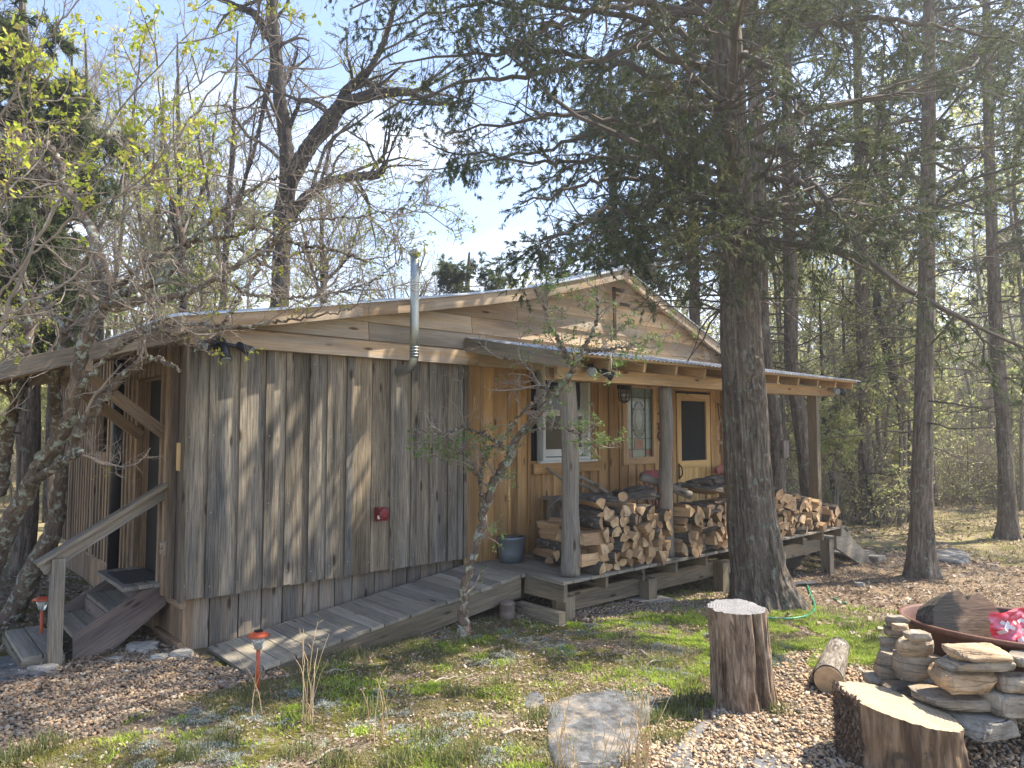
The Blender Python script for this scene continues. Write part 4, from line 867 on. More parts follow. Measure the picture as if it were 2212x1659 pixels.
LG = empty('short_log', (fb+fb2)/2, 'short grey barked log lying on the gravel behind the slanting stump', 'log'); m.build('bark_side', bark('pale_log_bark', (.07, .06, .05), (.22, .19, .16), (.42, .38, .33), 1.4, (.4, .4, .36), .2), LG, True)
m = MB(); dv = nrm(P[0]-P[2]); m.tube([P[0]-dv*.01, P[0]+dv*.008], [.10, .097], 30, rnd=.6); m.build('sawn_end', W['endg'], LG); m = MB(); m.tube([P[-1]-dv*.008, P[-1]+dv*.01], [.084, .087], 30, rnd=.2); m.build('sawn_end', W['endg'], LG)

# stones
def ico(sub=2):
    ph = (1+5**.5)/2; v = [(-1, ph, 0), (1, ph, 0), (-1, -ph, 0), (1, -ph, 0), (0, -1, ph), (0, 1, ph), (0, -1, -ph), (0, 1, -ph), (ph, 0, -1), (ph, 0, 1), (-ph, 0, -1), (-ph, 0, 1)]
    f = [(0, 11, 5), (0, 5, 1), (0, 1, 7), (0, 7, 10), (0, 10, 11), (1, 5, 9), (5, 11, 4), (11, 10, 2), (10, 7, 6), (7, 1, 8), (3, 9, 4), (3, 4, 2), (3, 2, 6), (3, 6, 8), (3, 8, 9), (4, 9, 5), (2, 4, 11), (6, 2, 10), (8, 6, 7), (9, 8, 1)]
    v = [np.array(q)/np.linalg.norm(q) for q in v]
    for _ in range(sub):
        c_ = {}; nf = []
        def mid(a, b_):
            k = (min(a, b_), max(a, b_))
            if k not in c_: q = v[a]+v[b_]; v.append(q/np.linalg.norm(q)); c_[k] = len(v)-1
            return c_[k]
        for a, b_, c2 in f: x_, y_, z_ = mid(a, b_), mid(b_, c2), mid(c2, a); nf += [(a, x_, z_), (b_, y_, x_), (c2, z_, y_), (x_, y_, z_)]
        f = nf
    return np.array(v), np.array(f)
I1, I1f = ico(1); I2 = ico(2); I4 = ico(4); I3 = ico(3)
def stone_mat(name, cs, sc=1.):
    m_, t, b = newmat(name); gc = attr(t, 'gc'); rn = attr(t, 'rnd', True)
    c = ramp(t, [(i/max(1, len(cs)-1), q) for i, q in enumerate(cs)], rn)
    n1 = noise(t, gc, 7*sc, 6, .7, (1, 1, 2.5)); n2 = noise(t, gc, 30*sc, 5, .7); n3 = noise(t, gc, 3.2*sc, 4, .6)
    c = mixc(t, c, ramp(t, [(.3, g3(.5)), (.68, g3(1.3))], n1), 1., 'MULTIPLY'); c = mixc(t, c, (.36, .21, .11, 1), ramp(t, [(.56, g3(0)), (.68, g3(.55))], n3)); c = mixc(t, c, (.16, .165, .16, 1), ramp(t, [(.62, g3(0)), (.68, g3(.6))], n2))
    n4 = noise(t, gc, 1., 5, .7, (4, 4, 42), .8); c = mixc(t, c, ramp(t, [(.36, g3(.45)), (.46, g3(1)), (.7, g3(1.12))], n4), 1., 'MULTIPLY')
    t.links.new(c, b.inputs['Base Color']); b.inputs['Roughness'].default_value = .9; b.inputs['Specular IOR Level'].default_value = .2; bump(t, b, mixc(t, mixc(t, n1, n2, .5), n4, .4), .9, .03); return m_
fst = stone_mat('fieldstone', [(.22, .20, .165), (.36, .29, .21), (.31, .285, .24), (.42, .345, .26), (.42, .29, .17)])
def stone(c, sz, ax, sd, flat=.55, sub=I4):
    """rounded slab: super-ellipsoid with chipped noise; ax rows = width, depth, height axes"""
    S_, f_ = sub; q = np.sign(S_)*np.abs(S_)**np.array([.34, .34, .34]); q = q/np.abs(q).max(1, keepdims=True)**.75*np.linalg.norm(q, axis=1, keepdims=True)**-.25
    rg = np.random.default_rng(sd*13+5); q = q*(1+(fbm(S_*1.3+sd*7.7, 2, sd)-.5)[:, None]*.22)
    for k in range(15):
        n_ = nrm(rg.normal(size=3)*np.array([1, 1, .55])); d_ = rg.uniform(.88, 1.2); e = q@n_-d_; q = q-np.clip(e, 0, None)[:, None]*n_
    for s_ in (-1, 1): n_ = nrm(np.array([rg.normal()*.10, rg.normal()*.10, s_])); e = q@n_-rg.uniform(.70, .82); q = q-np.clip(e, 0, None)[:, None]*n_*.95
    q = q*(1+((fbm(S_*7+sd, 4, sd+1)-.5)*.16+(fbm(S_*np.array([4, 4, 22])+sd, 2, sd+2)-.5)*.05)[:, None])
    V = q*np.asarray(sz)/2; return np.asarray(c)+V@np.asarray(ax), f_, V
HZ = np.array([0, 0, 1.]); BK = np.array([_fh[0], _fh[1], 0])
STN = [(2140, 1412, 118, 38, 4.02, 'top flat slab on the stone ring beside the rusty kettle', .9), (2134, 1433, 140, 44, 4.03, 'wide slab second from the top of the stone ring', .6), (2108, 1464, 130, 60, 4.02, 'rounded orange stone under the two slabs of the ring', .99),
       (2081, 1513, 134, 46, 4.05, 'flat stone between the rounded orange stone and ground', .35), (2163, 1565, 140, 62, 3.95, 'lowest long stone of the ring at the right', .5), (2205, 1519, 110, 66, 4.0, 'blocky stone at the right edge above the lowest one', .45),
       (2222, 1478, 84, 48, 4.0, 'grey stone at the right edge under the kettle', .3), (2225, 1425, 60, 36, 4.05, 'small stone at the right edge near the kettle rim', .6), (1999, 1441, 94, 66, 4.35, 'large grey block left of the kettle', .1),
       (1987, 1397, 70, 48, 4.35, 'brown stone on the large grey block', .25), (1992, 1373, 48, 28, 4.3, 'small pale stone capping the left column', .4), (1946, 1340, 46, 26, 4.7, 'thin flat stone on the far left corner of the ring', .05),
       (1944, 1364, 40, 26, 4.7, 'brick shaped stone under the thin flat stone', .2), (1930, 1436, 50, 62, 4.6, 'upright stone at the left end of the ring', .15), (1924, 1470, 74, 34, 4.6, 'wedge of stone at the foot of the left end', .1),
       (1975, 1487, 90, 38, 4.45, 'mossy stone under the large grey block', .0), (1950, 1355, 30, 20, 4.6, 'reddish chip between the left slabs', .9), (2030, 1470, 60, 50, 4.35, 'dark stone wedged under the kettle side', .0), (1935, 1395, 44, 40, 4.7, 'grey stone behind the left column', .1),
       (2060, 1540, 70, 36, 4.2, 'shaded stone behind the slanting stump', .05), (1900, 1490, 60, 24, 4.65, 'flat stone on the ground left of the ring', .1),
       (2330, 1450, 110, 90, 4.5, 'big stone propping the right side of the kettle beyond the frame edge', .4), (2360, 1400, 90, 60, 4.7, 'upper stone beyond the frame edge right of the kettle', .7), (2300, 1530, 120, 60, 4.1, 'low stone beyond the frame edge in front of the kettle', .5)]
for k, (x_, y_, wp, hp, D, lb, rn_) in enumerate(STN):
    c_ = dp(x_, y_, D); wd, ht = wp/F*D, hp/F*D; yaw_ = random.uniform(-.25, .25)
    ax1 = RT*math.cos(yaw_)+BK*math.sin(yaw_); ax2 = np.cross(HZ, ax1); dpt = min(.30, wd*.8)*random.uniform(.85, 1.1); tl = random.uniform(-.07, .07)
    ax1 = nrm(ax1+HZ*tl); ax3 = nrm(HZ-ax1*tl)
    ht = max(ht-dpt*.24, ht*.5)
    V, f_, g = stone(c_+BK*dpt*.5-HZ*dpt*.13, (wd*1.10, dpt, ht*1.34), (ax1, ax2, ax3), k+1, .7); m = MB(); m.add(V, f_, rn_, g+k*3.3); tag(m.build('ring_stone', fst, smooth=True), lb, 'stone', 'stones stacked round the kettle')
# kettle
kc = dp(2192, 1350, 4.72); kr = 218/F*4.72
KT = empty('kettle', kc-[0, 0, .5], 'big rusty iron kettle used as a fire bowl inside the stone ring', 'fire bowl')
prof = [(.0, -.50), (.25, -.495), (.5, -.45), (.75, -.33), (.90, -.17), (.965, -.05), (.975, -.03), (1.02, -.02), (1.03, 0), (1.02, .012), (.985, .012), (.965, 0), (.94, -.05), (.87, -.18), (.72, -.31), (.48, -.41), (.24, -.45), (0, -.455)]
S = 120; aa = np.arange(S)/S*2*math.pi; tlt = np.array([BK*.045-RT*(-.0)]); V = []
for r_, zq in prof:
    x_, y_ = np.cos(aa)*r_*kr, np.sin(aa)*r_*kr; V.append(np.stack([kc[0]+x_, kc[1]+y_, kc[2]+zq*1.05-.045*(x_*BK[0]+y_*BK[1])-.03*(x_*RT[0]+y_*RT[1])], -1))
V = np.array(V); i = np.arange(len(prof)-1)[:, None]*S; j = np.arange(S)[None]; j2 = (j+1) % S; m = MB(); m.add(V.reshape(-1, 3), np.stack([i+j, i+j2, i+S+j2, i+S+j], -1).reshape(-1, 4))
rk, t, b = newmat('rusty_iron_kettle'); tcn = nd(t, 'ShaderNodeTexCoord'); n1 = noise(t, tcn.outputs['Object'], 3, 6, .7); n2 = noise(t, tcn.outputs['Object'], 60, 4, .6)
c = ramp(t, [(.3, (.06, .026, .019)), (.5, (.105, .045, .03)), (.7, (.18, .085, .05))], n1); c = mixc(t, c, ramp(t, [(.3, g3(.75)), (.7, g3(1.2))], n2), 1., 'MULTIPLY')
t.links.new(c, b.inputs['Base Color']); b.inputs['Roughness'].default_value = .62; b.inputs['Metallic'].default_value = .25; bump(t, b, n2, .2, .005); m.build('bowl', rk, KT, True)
# big charred slab of log in the kettle
def outline(pts, K): 
    P_ = catmull(np.array([(a, 0, b_) for a, b_ in pts+[pts[0]]]), K+1)[:-1]; return P_[:, 0], P_[:, 2]
ox, oz = outline([(-78, -35), (-74, 0), (-55, 28), (-22, 47), (-2, 50), (9, 32), (24, 44), (50, 40), (70, 12), (80, -18), (74, -40), (20, -52), (-40, -48)], 90)
lc = dp(2090, 1328, 4.60); sc_ = 4.6/F; ax1 = nrm(RT+HZ*-.05); ax3 = nrm(HZ*.92+BK*.38); ax2 = np.cross(ax3, ax1); m = MB(); rings = []
for d_, s_ in ((0, 1.), (.03, 1.03), (.12, 1.04), (.22, .98)):
    nn = 1+.05*(fbm(np.stack([ox*.08, oz*.08, 0*ox+d_*9], -1), 3, 6)-.5)*2; rings.append(lc+ox[:, None]*nn[:, None]*s_*sc_*ax1+oz[:, None]*nn[:, None]*s_*sc_*ax3+ax2*(-d_ if ax2@BK < 0 else d_))
R_ = np.array(rings); S = 90; i = np.arange(3)[:, None]*S; j = np.arange(S)[None]; j2 = (j+1) % S; lg = np.stack([(R_-lc)@ax1, (R_-lc)@ax2, (R_-lc)@ax3], -1).reshape(-1, 3)
m.add(R_.reshape(-1, 3), np.stack([i+j, i+j2, i+S+j2, i+S+j], -1).reshape(-1, 4), .3, lg, 1)
cen = R_[0].mean(0); fr = (1, .75, .5, .25, .04); Q_ = np.array([cen+(R_[0]-cen)*f for f in fr]); lq = np.stack([(Q_-lc)@ax1, 0*Q_[..., 0], (Q_-lc)@ax3], -1).reshape(-1, 3); i = np.arange(4)[:, None]*S
m.add(Q_.reshape(-1, 3), np.stack([i+j, i+j2, i+S+j2, i+S+j], -1).reshape(-1, 4), .3, lq, 0); m.F.append(np.array([[m.n-S+q for q in range(S)]])); m.M.append(np.array([0], np.int32))
m.F.append(np.array([[3*S+q for q in range(S)]])); m.M.append(np.array([1], np.int32))
chm, t, b = newmat('half_charred_wood'); gc = attr(t, 'gc'); sx = nd(t, 'ShaderNodeSeparateXYZ'); t.links.new(gc, sx.inputs[0])
n1 = noise(t, gc, 1, 6, .6, (6, 5, 34), 1.2); n2 = noise(t, gc, 7, 4, .6); c = ramp(t, [(.3, (.06, .04, .025)), (.55, (.15, .10, .062)), (.75, (.26, .185, .12))], n1)
ma = nd(t, 'ShaderNodeMath', operation='MULTIPLY_ADD'); ma.inputs[1].default_value = .35; t.links.new(n2, ma.inputs[0]); t.links.new(sx.outputs[0], ma.inputs[2])
c = mixc(t, (.012, .011, .010, 1), c, ramp(t, [(.10, g3(0)), (.15, g3(1))], ma.outputs[0])); t.links.new(c, b.inputs['Base Color']); b.inputs['Roughness'].default_value = .75; bump(t, b, n1, .35, .01)
tag(m.build('charred_log', [chm, W['logbark']], smooth=False), 'huge half charred slice of log lying in the rusty kettle', 'log')
# pink and red bag
bagm, t, b = newmat('crumpled_red_bag'); gc = attr(t, 'gc'); c = ramp(t, [(.40, (.60, .03, .05)), (.55, (.66, .16, .22)), (.7, (.70, .30, .36))], noise(t, gc, 1.6, 2, .5)); t.links.new(c, b.inputs['Base Color']); b.inputs['Roughness'].default_value = .35
bc = dp(2182, 1348, 4.45); m = MB(); u_, v_ = np.meshgrid(np.linspace(-1, 1, 28), np.linspace(-1, 1, 22), indexing='ij')
s45 = 4.45/F
def bagpt(u_, v_, o=0.): 
    th = .05*(1-u_**2)+.035*(fbm(np.stack([u_*3, v_*3, 0*u_], -1), 3, 8)-.5)*2
    return bc+(u_*46+6*v_*v_)[..., None]*s45*RT+((v_*33-4*u_*u_+5*np.sin(u_*3)))[..., None]*s45*nrm(HZ*.95+BK*.3)-(th+o)[..., None]*BK
P_ = bagpt(u_, v_); A, B = u_.shape; i, j = np.meshgrid(np.arange(A-1), np.arange(B-1), indexing='ij'); a = i*B+j; Qd = np.stack([a, a+B, a+B+1, a+1], -1).reshape(-1, 4)
m.add(P_.reshape(-1, 3), Qd, 0, np.stack([u_, v_, 0*u_], -1).reshape(-1, 3)); P2 = 2*bc-P_+[0, 0, 0]; P2 = P_+(BK*.12*(1-np.maximum(np.abs(u_), np.abs(v_))**2)[..., None]); m.add(P2.reshape(-1, 3), Qd[:, ::-1], 0, np.stack([u_, v_, 0*u_], -1).reshape(-1, 3))
BG = empty('snack_bag', bc-[0, 0, .1], 'crumpled pink and red bag with white lettering shapes tucked beside the charred log', 'bag'); m.build('film', bagm, BG, True)
wm = plain('white_print', (.70, .66, .66), .4, 0, .05); m = MB()
a = np.linspace(-2.3, 2.2, 20); uu, vv = .35+.26*np.cos(a), -.10+.30*np.sin(a); 
def strip(uu, vv, wdt):
    P_ = bagpt(uu, vv, .008); T_ = np.gradient(P_, axis=0); N_ = nrm(np.cross(T_, BK))*wdt; V_ = np.concatenate([P_-N_, P_+N_]); k = np.arange(len(uu)-1); m.add(V_, np.stack([k, k+1, k+1+len(uu), k+len(uu)], -1))
strip(uu, vv, .011); strip(np.linspace(-.75, -.25, 8), np.linspace(-.35, .35, 8), .014); strip(np.linspace(-.55, -.1, 8), np.linspace(.4, -.1, 8), .012); strip(np.linspace(-.2, .1, 6), np.linspace(-.8, -.75, 6), .014); strip(np.linspace(.45, .7, 6), np.linspace(-.78, -.7, 6), .016)
m.build('lettering', wm, BG)

# small loose rocks and slabs
rock = stone_mat('grey_rock', [(.26, .26, .25), (.36, .35, .32), (.42, .38, .33)])
slabm, t, b = newmat('lichen_slab'); geo = nd(t, 'ShaderNodeNewGeometry').outputs['Position']; n1 = noise(t, geo, 9, 7, .7); n2 = noise(t, geo, 24, 5, .7); n3 = noise(t, geo, 3, 5, .6)
c = ramp(t, [(.36, (.035, .037, .04)), (.5, (.09, .095, .105)), (.68, (.17, .18, .195))], n1); c = mixc(t, c, (.33, .27, .2, 1), ramp(t, [(.52, g3(0)), (.66, g3(.7))], n3)); c = mixc(t, c, ramp(t, [(.3, g3(.7)), (.7, g3(1.15))], n2), 1., 'MULTIPLY')
t.links.new(c, b.inputs['Base Color']); b.inputs['Roughness'].default_value = .95; bump(t, b, n1, .6, .02)
def slab(px, lb, seed, h=.035):
    P_ = np.array([G(a, b_) for a, b_ in px]); c_ = P_.mean(0); K = 80; Pc = catmull(np.vstack([P_, P_[:1]]), K+1)[:-1]; m = MB(); R_ = []
    for f, dz in ((1.03, -.06), (1., .35*h), (.95, .85*h), (.8, h), (.5, h*1.1), (.2, h*1.15), (.02, h*1.15)):
        q = c_+(Pc-c_)*f; q[:, 2] = ground(q[:, 0], q[:, 1])+dz+.012*(fbm(np.stack([q[:, 0]*9, q[:, 1]*9, 0*q[:, 0]+seed], -1), 3)-.5); R_.append(q)
    R_ = np.array(R_); i = np.arange(6)[:, None]*K; j = np.arange(K)[None]; j2 = (j+1) % K; m.add(R_.reshape(-1, 3), np.stack([i+j, i+j2, i+K+j2, i+K+j], -1).reshape(-1, 4)); m.F.append(np.array([[6*K+q for q in range(K)]])); m.M.append(np.array([0], np.int32))
    tag(m.build('flat_rock', slabm, smooth=True), lb, 'rock')
slab([(1180, 1560), (1190, 1525), (1240, 1505), (1330, 1498), (1410, 1508), (1425, 1530), (1400, 1560), (1380, 1600), (1350, 1650), (1250, 1670), (1190, 1640)], 'large flat blue grey slab set in the moss at the bottom centre', 1, .03)
slab([(1128, 1508), (1150, 1494), (1172, 1505), (1178, 1522), (1150, 1532), (1130, 1525)], 'little flat grey rock just left of the large slab', 2, .008)
slab([(1440, 1640), (1470, 1600), (1500, 1572), (1528, 1560), (1534, 1568), (1505, 1600), (1490, 1640), (1500, 1700), (1430, 1700)], 'narrow slab edge between the moss and the gravel', 3, .012)
slab([(1590, 1655), (1640, 1632), (1700, 1640), (1700, 1670), (1640, 1690), (1590, 1690)], 'half buried slab among the gravel at the bottom edge', 4, .008)
slab([(-60, 1440), (60, 1418), (130, 1448), (40, 1470), (-60, 1490)], 'dark flat paving stone before the box step', 5, .03)
slab([(2010, 1195), (2060, 1190), (2095, 1205), (2080, 1220), (2020, 1212)], 'low grey rock on the lawn right of the leaning cedar', 6, .06)
def rockat(px, py, wp, hp, lb, sd, rn_=.4, mat=rock, grp=None):
    p = G(px, py); D = depth_of(p); V, f_, g = stone(p+[0, 0, hp/F*D*.32], (wp/F*D, wp/F*D*.8, hp/F*D*1.1), (RT, np.cross(HZ, RT), HZ), sd, .8, I2 if wp < 30 else (I4 if wp > 90 else I3)); m = MB(); m.add(V, f_, rn_, g+sd); tag(m.build('rock', mat, smooth=True), lb, 'rock', grp)
for q in ((395, 1420, 48, 22, 'rounded grey rock against the corner skirting', 21, .5), (305, 1405, 66, 20, 'flat pale rock under the side steps', 22, .6), (75, 1452, 34, 18, 'small white rock left of the handrail post', 23, 1.), (104, 1452, 38, 20, 'small white rock at the foot of the handrail post', 24, 1.),
          (345, 1424, 40, 14, 'low rock between the steps and the corner', 25, .2), (250, 1428, 30, 12, 'low rock under the front stringer of the steps', 26, .8), (1855, 1268, 22, 14, 'small dark rock on the litter right of the big cedar', 27, .0), (1985, 1490, 22, 12, 'small pebble beside the ring', 28, .9)):
    rockat(*q[:4], q[4], q[5], q[6])
c_ = dp(2040, 1500, D2)
for _ in range(12):
    zt_ = t2[2]+(-RT[0]*.235+.02)*(c_[0]-t2[0])-RT[1]*.235*(c_[1]-t2[1]); c_ = pl(2040, 1506, 2, .5*c_[2]+.5*zt_)
V, f_, g = stone(c_+[0, 0, .015], (.10, .07, .055), (RT, np.cross(HZ, RT), HZ), 31, .8, I3); m = MB(); m.add(V, f_, .7, g); tag(m.build('pebble', fst, smooth=True), 'small tan stone sitting on the slanting stump', 'stone')
# crock under the ramp
p = G(1096, 1338); D = depth_of(p); s_ = D/F; m = MB(); m.tube([p+[0, 0, z_*s_] for z_ in (-2, 0, 16, 19, 22, 32, 34, 38, 42)], [v*s_ for v in (15, 17, 17.5, 16, 17.5, 17, 18, 14, 6)], 26)
tag(m.build('crock', plain('stoneware', (.16, .125, .10), .5, 0, .3, 10), smooth=True), 'brown stoneware crock on the ground under the ramp', 'crock')
# hose
m = MB(); hp = [(1742, 1262), (1752, 1290), (1760, 1310), (1757, 1325), (1740, 1335), (1712, 1340), (1680, 1340), (1655, 1338)]; m.tube(catmull([G(a, b_)+[0, 0, .02] for a, b_ in hp], 70), .0125, 10)
HM = plain('green_hose', (.02, .22, .12), .4, 0, .2, 20); tag(m.build('garden_hose', HM, smooth=True), 'green garden hose curling on the ground beside the big cedar', 'hose')
m = MB(); m.tube(catmull([G(a, b_)+[0, 0, .02] for a, b_ in ((1795, 1292), (1812, 1302), (1830, 1308))], 20), .0125, 8); tag(m.build('hose_end', HM, smooth=True), 'short stretch of green hose lying on the leaf litter', 'hose')
# solar stake lights
orange = plain('faded_orange_plastic', (.42, .075, .03), .5, 0, .15, 20); clear, t, b = newmat('ribbed_clear_glass'); b.inputs['Base Color'].default_value = (.75, .78, .74, 1); b.inputs['Roughness'].default_value = .15; b.inputs['Transmission Weight'].default_value = .75
def stake_light(px, py, lb):
    p = G(px, py); D = depth_of(p); k = 1.0; o = empty('stake_light', p, lb, 'garden light', 'orange garden lights')
    m = MB(); m.tube([p+[0, 0, -.03], p+[.0, 0, .30]], .014, 10); m.build('stake', orange, o, True)
    m = MB(); m.tube([p+[0, 0, .29], p+[0, 0, .30], p+[0, 0, .33], p+[0, 0, .39]], [.012, .028, .034, .052], 20); m.build('glass_shade', clear, o, True)
    m = MB(); m.tube([p+[0, 0, .385], p+[0, 0, .392], p+[0, 0, .41], p+[0, 0, .425]], [.055, .082, .058, .02], 24); m.build('cap', orange, o, True)
    m = MB(); m.box(p+[0, 0, .428], (.05, .05, .008)); m.build('solar_panel', iron, o)
stake_light(556, 1492, 'orange stake light standing at the lower end of the ramp'); stake_light(88, 1392, 'orange stake light behind the handrail post of the steps')
# birdhouse-like box on far trunk
p = dp(1690, 970, 13.4); m = MB(); m.box(p, (.2, .16, .32)); tag(m.build('nest_box', W['string']), 'small brown box hanging on a cedar trunk behind the porch', 'nest box')
# ------------------------------------------------------------------ trees
def big_trunk(m, px, D, seed, mat=0, K=150, S=72, amp=.14, fq=7., Dend=None, flare=.5, extra=None, base=None):
    """px: list of (x, y, width px) from the ground up"""
    n_ = len(px); Ds = np.linspace(D, D if Dend is None else Dend, n_)
    P = np.array([dp(a, b_, d) for (a, b_, w_), d in zip(px, Ds)]); R = np.array([w_/F*d/2 for (a, b_, w_), d in zip(px, Ds)])
    if base is not None: P = np.vstack([[P[0][0], P[0][1], base], P]); R = np.concatenate([[R[0]*1.25], R])
    C_ = catmull(np.column_stack([P, R]), K); Pc, Rc = C_[:, :3], C_[:, 3]
    Lx = np.concatenate([[0], np.cumsum(np.linalg.norm(np.diff(Pc, axis=0), axis=1))])
    T = np.gradient(Pc, axis=0); T = nrm(T); ref = np.array([1., 0, 0]); n1 = nrm(np.cross(T, ref)); n2 = np.cross(T, n1)
    a = np.arange(S)/S*2*math.pi; ca, sa = np.cos(a), np.sin(a); Rr = np.broadcast_to(Rc[:, None], (K, S)).copy()
    q = np.stack([np.broadcast_to(Lx[:, None]*.9, (K, S)), Rr*ca*fq*2.5+seed, Rr*sa*fq*2.5], -1); q2 = q*np.array([2.2, 3, 3])
    fl = flare*np.exp(-Lx/.22)[:, None]*(.55+.45*np.sin(a*5+seed)+.25*np.sin(a*3+seed*2))
    bmp_ = 0
    lobe = .05*np.sin(a*3+Lx[:, None]*.5+seed)+.04*np.sin(a*2-Lx[:, None]*.7)
    Rr = Rr*(1+lobe+amp*(fbm(q, 3, seed)-.5)*2+amp*.5*(fbm(q2, 2, seed+1)-.5)*2+fl)
    if extra:
        V = Pc[:, None]+Rr[..., None]*(ca[None, :, None]*n1[:, None]+sa[None, :, None]*n2[:, None])
        w_ = (V-CAM)@FW; vx = CX+F*((V-CAM)@RT)/w_; vy = CY-F*((V-CAM)@UP)/w_; front = ((V-Pc[:, None])@FW) < 0
        for ex, ey, er in extra:
            d_ = np.hypot(vx-ex, (vy-ey)*.85)/er*(1+.25*(fbm(np.stack([vx*.1, vy*.1, 0*vx], -1), 2, 3)-.5)); Rr = Rr+np.where(front, .030*np.exp(-((d_-.75)/.3)**2)+.018*np.exp(-(d_/.28)**2)-.012*np.exp(-((d_-.4)/.15)**2), 0)
    V = Pc[:, None]+Rr[..., None]*(ca[None, :, None]*n1[:, None]+sa[None, :, None]*n2[:, None]); i = np.arange(K-1)[:, None]*S; j = np.arange(S)[None]; j2 = (j+1) % S
    m.add(V.reshape(-1, 3), np.stack([i+j, i+j2, i+S+j2, i+S+j], -1).reshape(-1, 4), .5, np.stack([np.broadcast_to(Lx[:, None], (K, S))+seed*5, Rr*ca, Rr*sa], -1).reshape(-1, 3), mat)
    return Pc, Rc
def cedar_crown(Pc, Rc, zlo, zhi, nl, ln, seed, dens=1., size=.10, sprk=6, dead=10, deadln=1.6, bias=None, deadlo=3.2, zpow=1., reach=None, mats=('cedar', 'twigd')):
    """returns (branches MB, foliage MB)"""
    br, fo = MB(), MB(); h = Pc[:, 2]; K0 = len(Pc)
    def pick(z): i = np.clip(np.interp(z, h, np.arange(K0)), 0, K0-1.001); ii = i.astype(int); f = (i-ii)[:, None]; return Pc[ii]*(1-f)+Pc[ii+1]*f, Rc[ii]
    z = zlo+(zhi-zlo)*rng.random(nl)**zpow; p, r = pick(z); a = rng.uniform(0, 2*math.pi, nl); L_ = ln*(1-.55*((z-zlo)/(zhi-zlo)))*rng.uniform(.6, 1.15, nl)
    d = np.stack([np.cos(a), np.sin(a), rng.uniform(.05, .55, nl)], -1)
    if bias is not None: d = d+np.asarray(bias)
    d = nrm(d); K = 9; O = [p]
    for k in range(K-1):
        d = nrm(d+.13*rng.normal(size=d.shape)+np.array([0, 0, -.06+.02*k])); O.append(O[-1]+d*(L_/(K-1))[:, None])
    P1 = np.stack(O, 1); R1 = np.clip(r*.26, .012, .07)[:, None]*np.linspace(1, .2, K)[None]
    br.tubes(P1, R1, 6, 0.3)
    P2, R2 = spawn(P1, R1, int(9*dens), ln*.36, (35, 65), 6, .2, -.03, .5, .18, flat=.35, shrink=.45); P2, R2 = thin_out(P2, R2); br.tubes(P2, R2, 4, .5)
    P3, R3 = spawn(P2, R2, int(6*dens+1), ln*.15, (30, 60), 5, .22, -.06, .5, .1, rmin=.0022, flat=.3); P3, R3 = thin_out(P3, R3); br.tubes(P3, R3, 3, .6)
    pp, dd = along(P3, R3, 6); q, qd = along(P2, R2, 7, .5); pp = np.vstack([pp, q]); dd = np.vstack([dd, qd])
    cl = fbm(pp*1.1+seed, 3, seed); keep = (cl > .42) & open_sky(pp); pp, dd, cl = pp[keep], dd[keep], cl[keep]
    sprays(fo, pp, dd, size, sprk, 0, .17, .8, r=np.clip((cl-.40)*1.6+.25*rng.random(len(cl)), 0, 1))
    if dead:
        z = rng.uniform(max(zlo-deadlo, h[0]+1.6), zlo+.8, dead); p, r = pick(z); a = rng.uniform(0, 2*math.pi, dead); d = nrm(np.stack([np.cos(a), np.sin(a), rng.uniform(-.25, .3, dead)], -1)); O = [p]
        for k in range(7): d = nrm(d+.18*rng.normal(size=d.shape)+np.array([0, 0, -.03])); O.append(O[-1]+d*deadln/7*rng.uniform(.5, 1.2, (dead, 1)))
        Pd = np.stack(O, 1); Rd = np.full((dead, 1), .016)*np.linspace(1, .3, 8)[None]; br.tubes(Pd, Rd, 5, .4)
        P2, R2 = spawn(Pd, Rd, 7, deadln*.45, (35, 75), 5, .25, -.05, .45, .15, rmin=.003); br.tubes(P2, R2, 3, .5); P3, R3 = spawn(P2, R2, 4, deadln*.2, (35, 70), 4, .3, -.04, .5, .1, rmin=.002); br.tubes(P3, R3, 3, .5)
    return br, fo
def cedar(px, D, seed, label, zlo, zhi, nl, ln, flare=.4, group=None, Dend=None, base=None, S=72, K=150, extra=None, **kw):
    b0 = base if base is not None else None
    m = MB(); Pc, Rc = big_trunk(m, px, D, seed, flare=flare, Dend=Dend, base=base, S=S, K=K, extra=extra); T = empty('cedar_tree', Pc[0], label, 'cedar tree', group); m.build('trunk', W['cedar'], T, True)
    br, fo = cedar_crown(Pc, Rc, zlo, zhi, nl, ln, seed, **kw); br.build('branches', W['twigd'], T); fo.build('foliage', LF['cedar'], T); return T, Pc, Rc
def gtree(x, y): p = G(x, y); return p, depth_of(p)
# the big cedar in front of the porch
pb, D = gtree(1640, 1306)
T, PcB, RcB = cedar([(1652, 1322, 150), (1638, 1240, 114), (1626, 1130, 100), (1615, 1000, 92), (1608, 850, 88), (1600, 700, 84), (1596, 580, 80), (1588, 400, 74), (1577, 200, 66), (1566, 0, 60), (1556, -400, 48), (1550, -900, 30), (1548, -1300, 12)], D, 3, 'massive furrowed cedar trunk standing close in front of the porch deck', 4.0, 11.5, 40, 3.6, Dend=D*.985, dens=1.25, S=190, K=520, flare=.20, dead=30, deadln=1.5, size=.07, sprk=7, deadlo=.5, extra=((1625, 792, 20), (1632, 852, 17), (1648, 1050, 14), (1622, 1090, 18), (1585, 640, 14)))
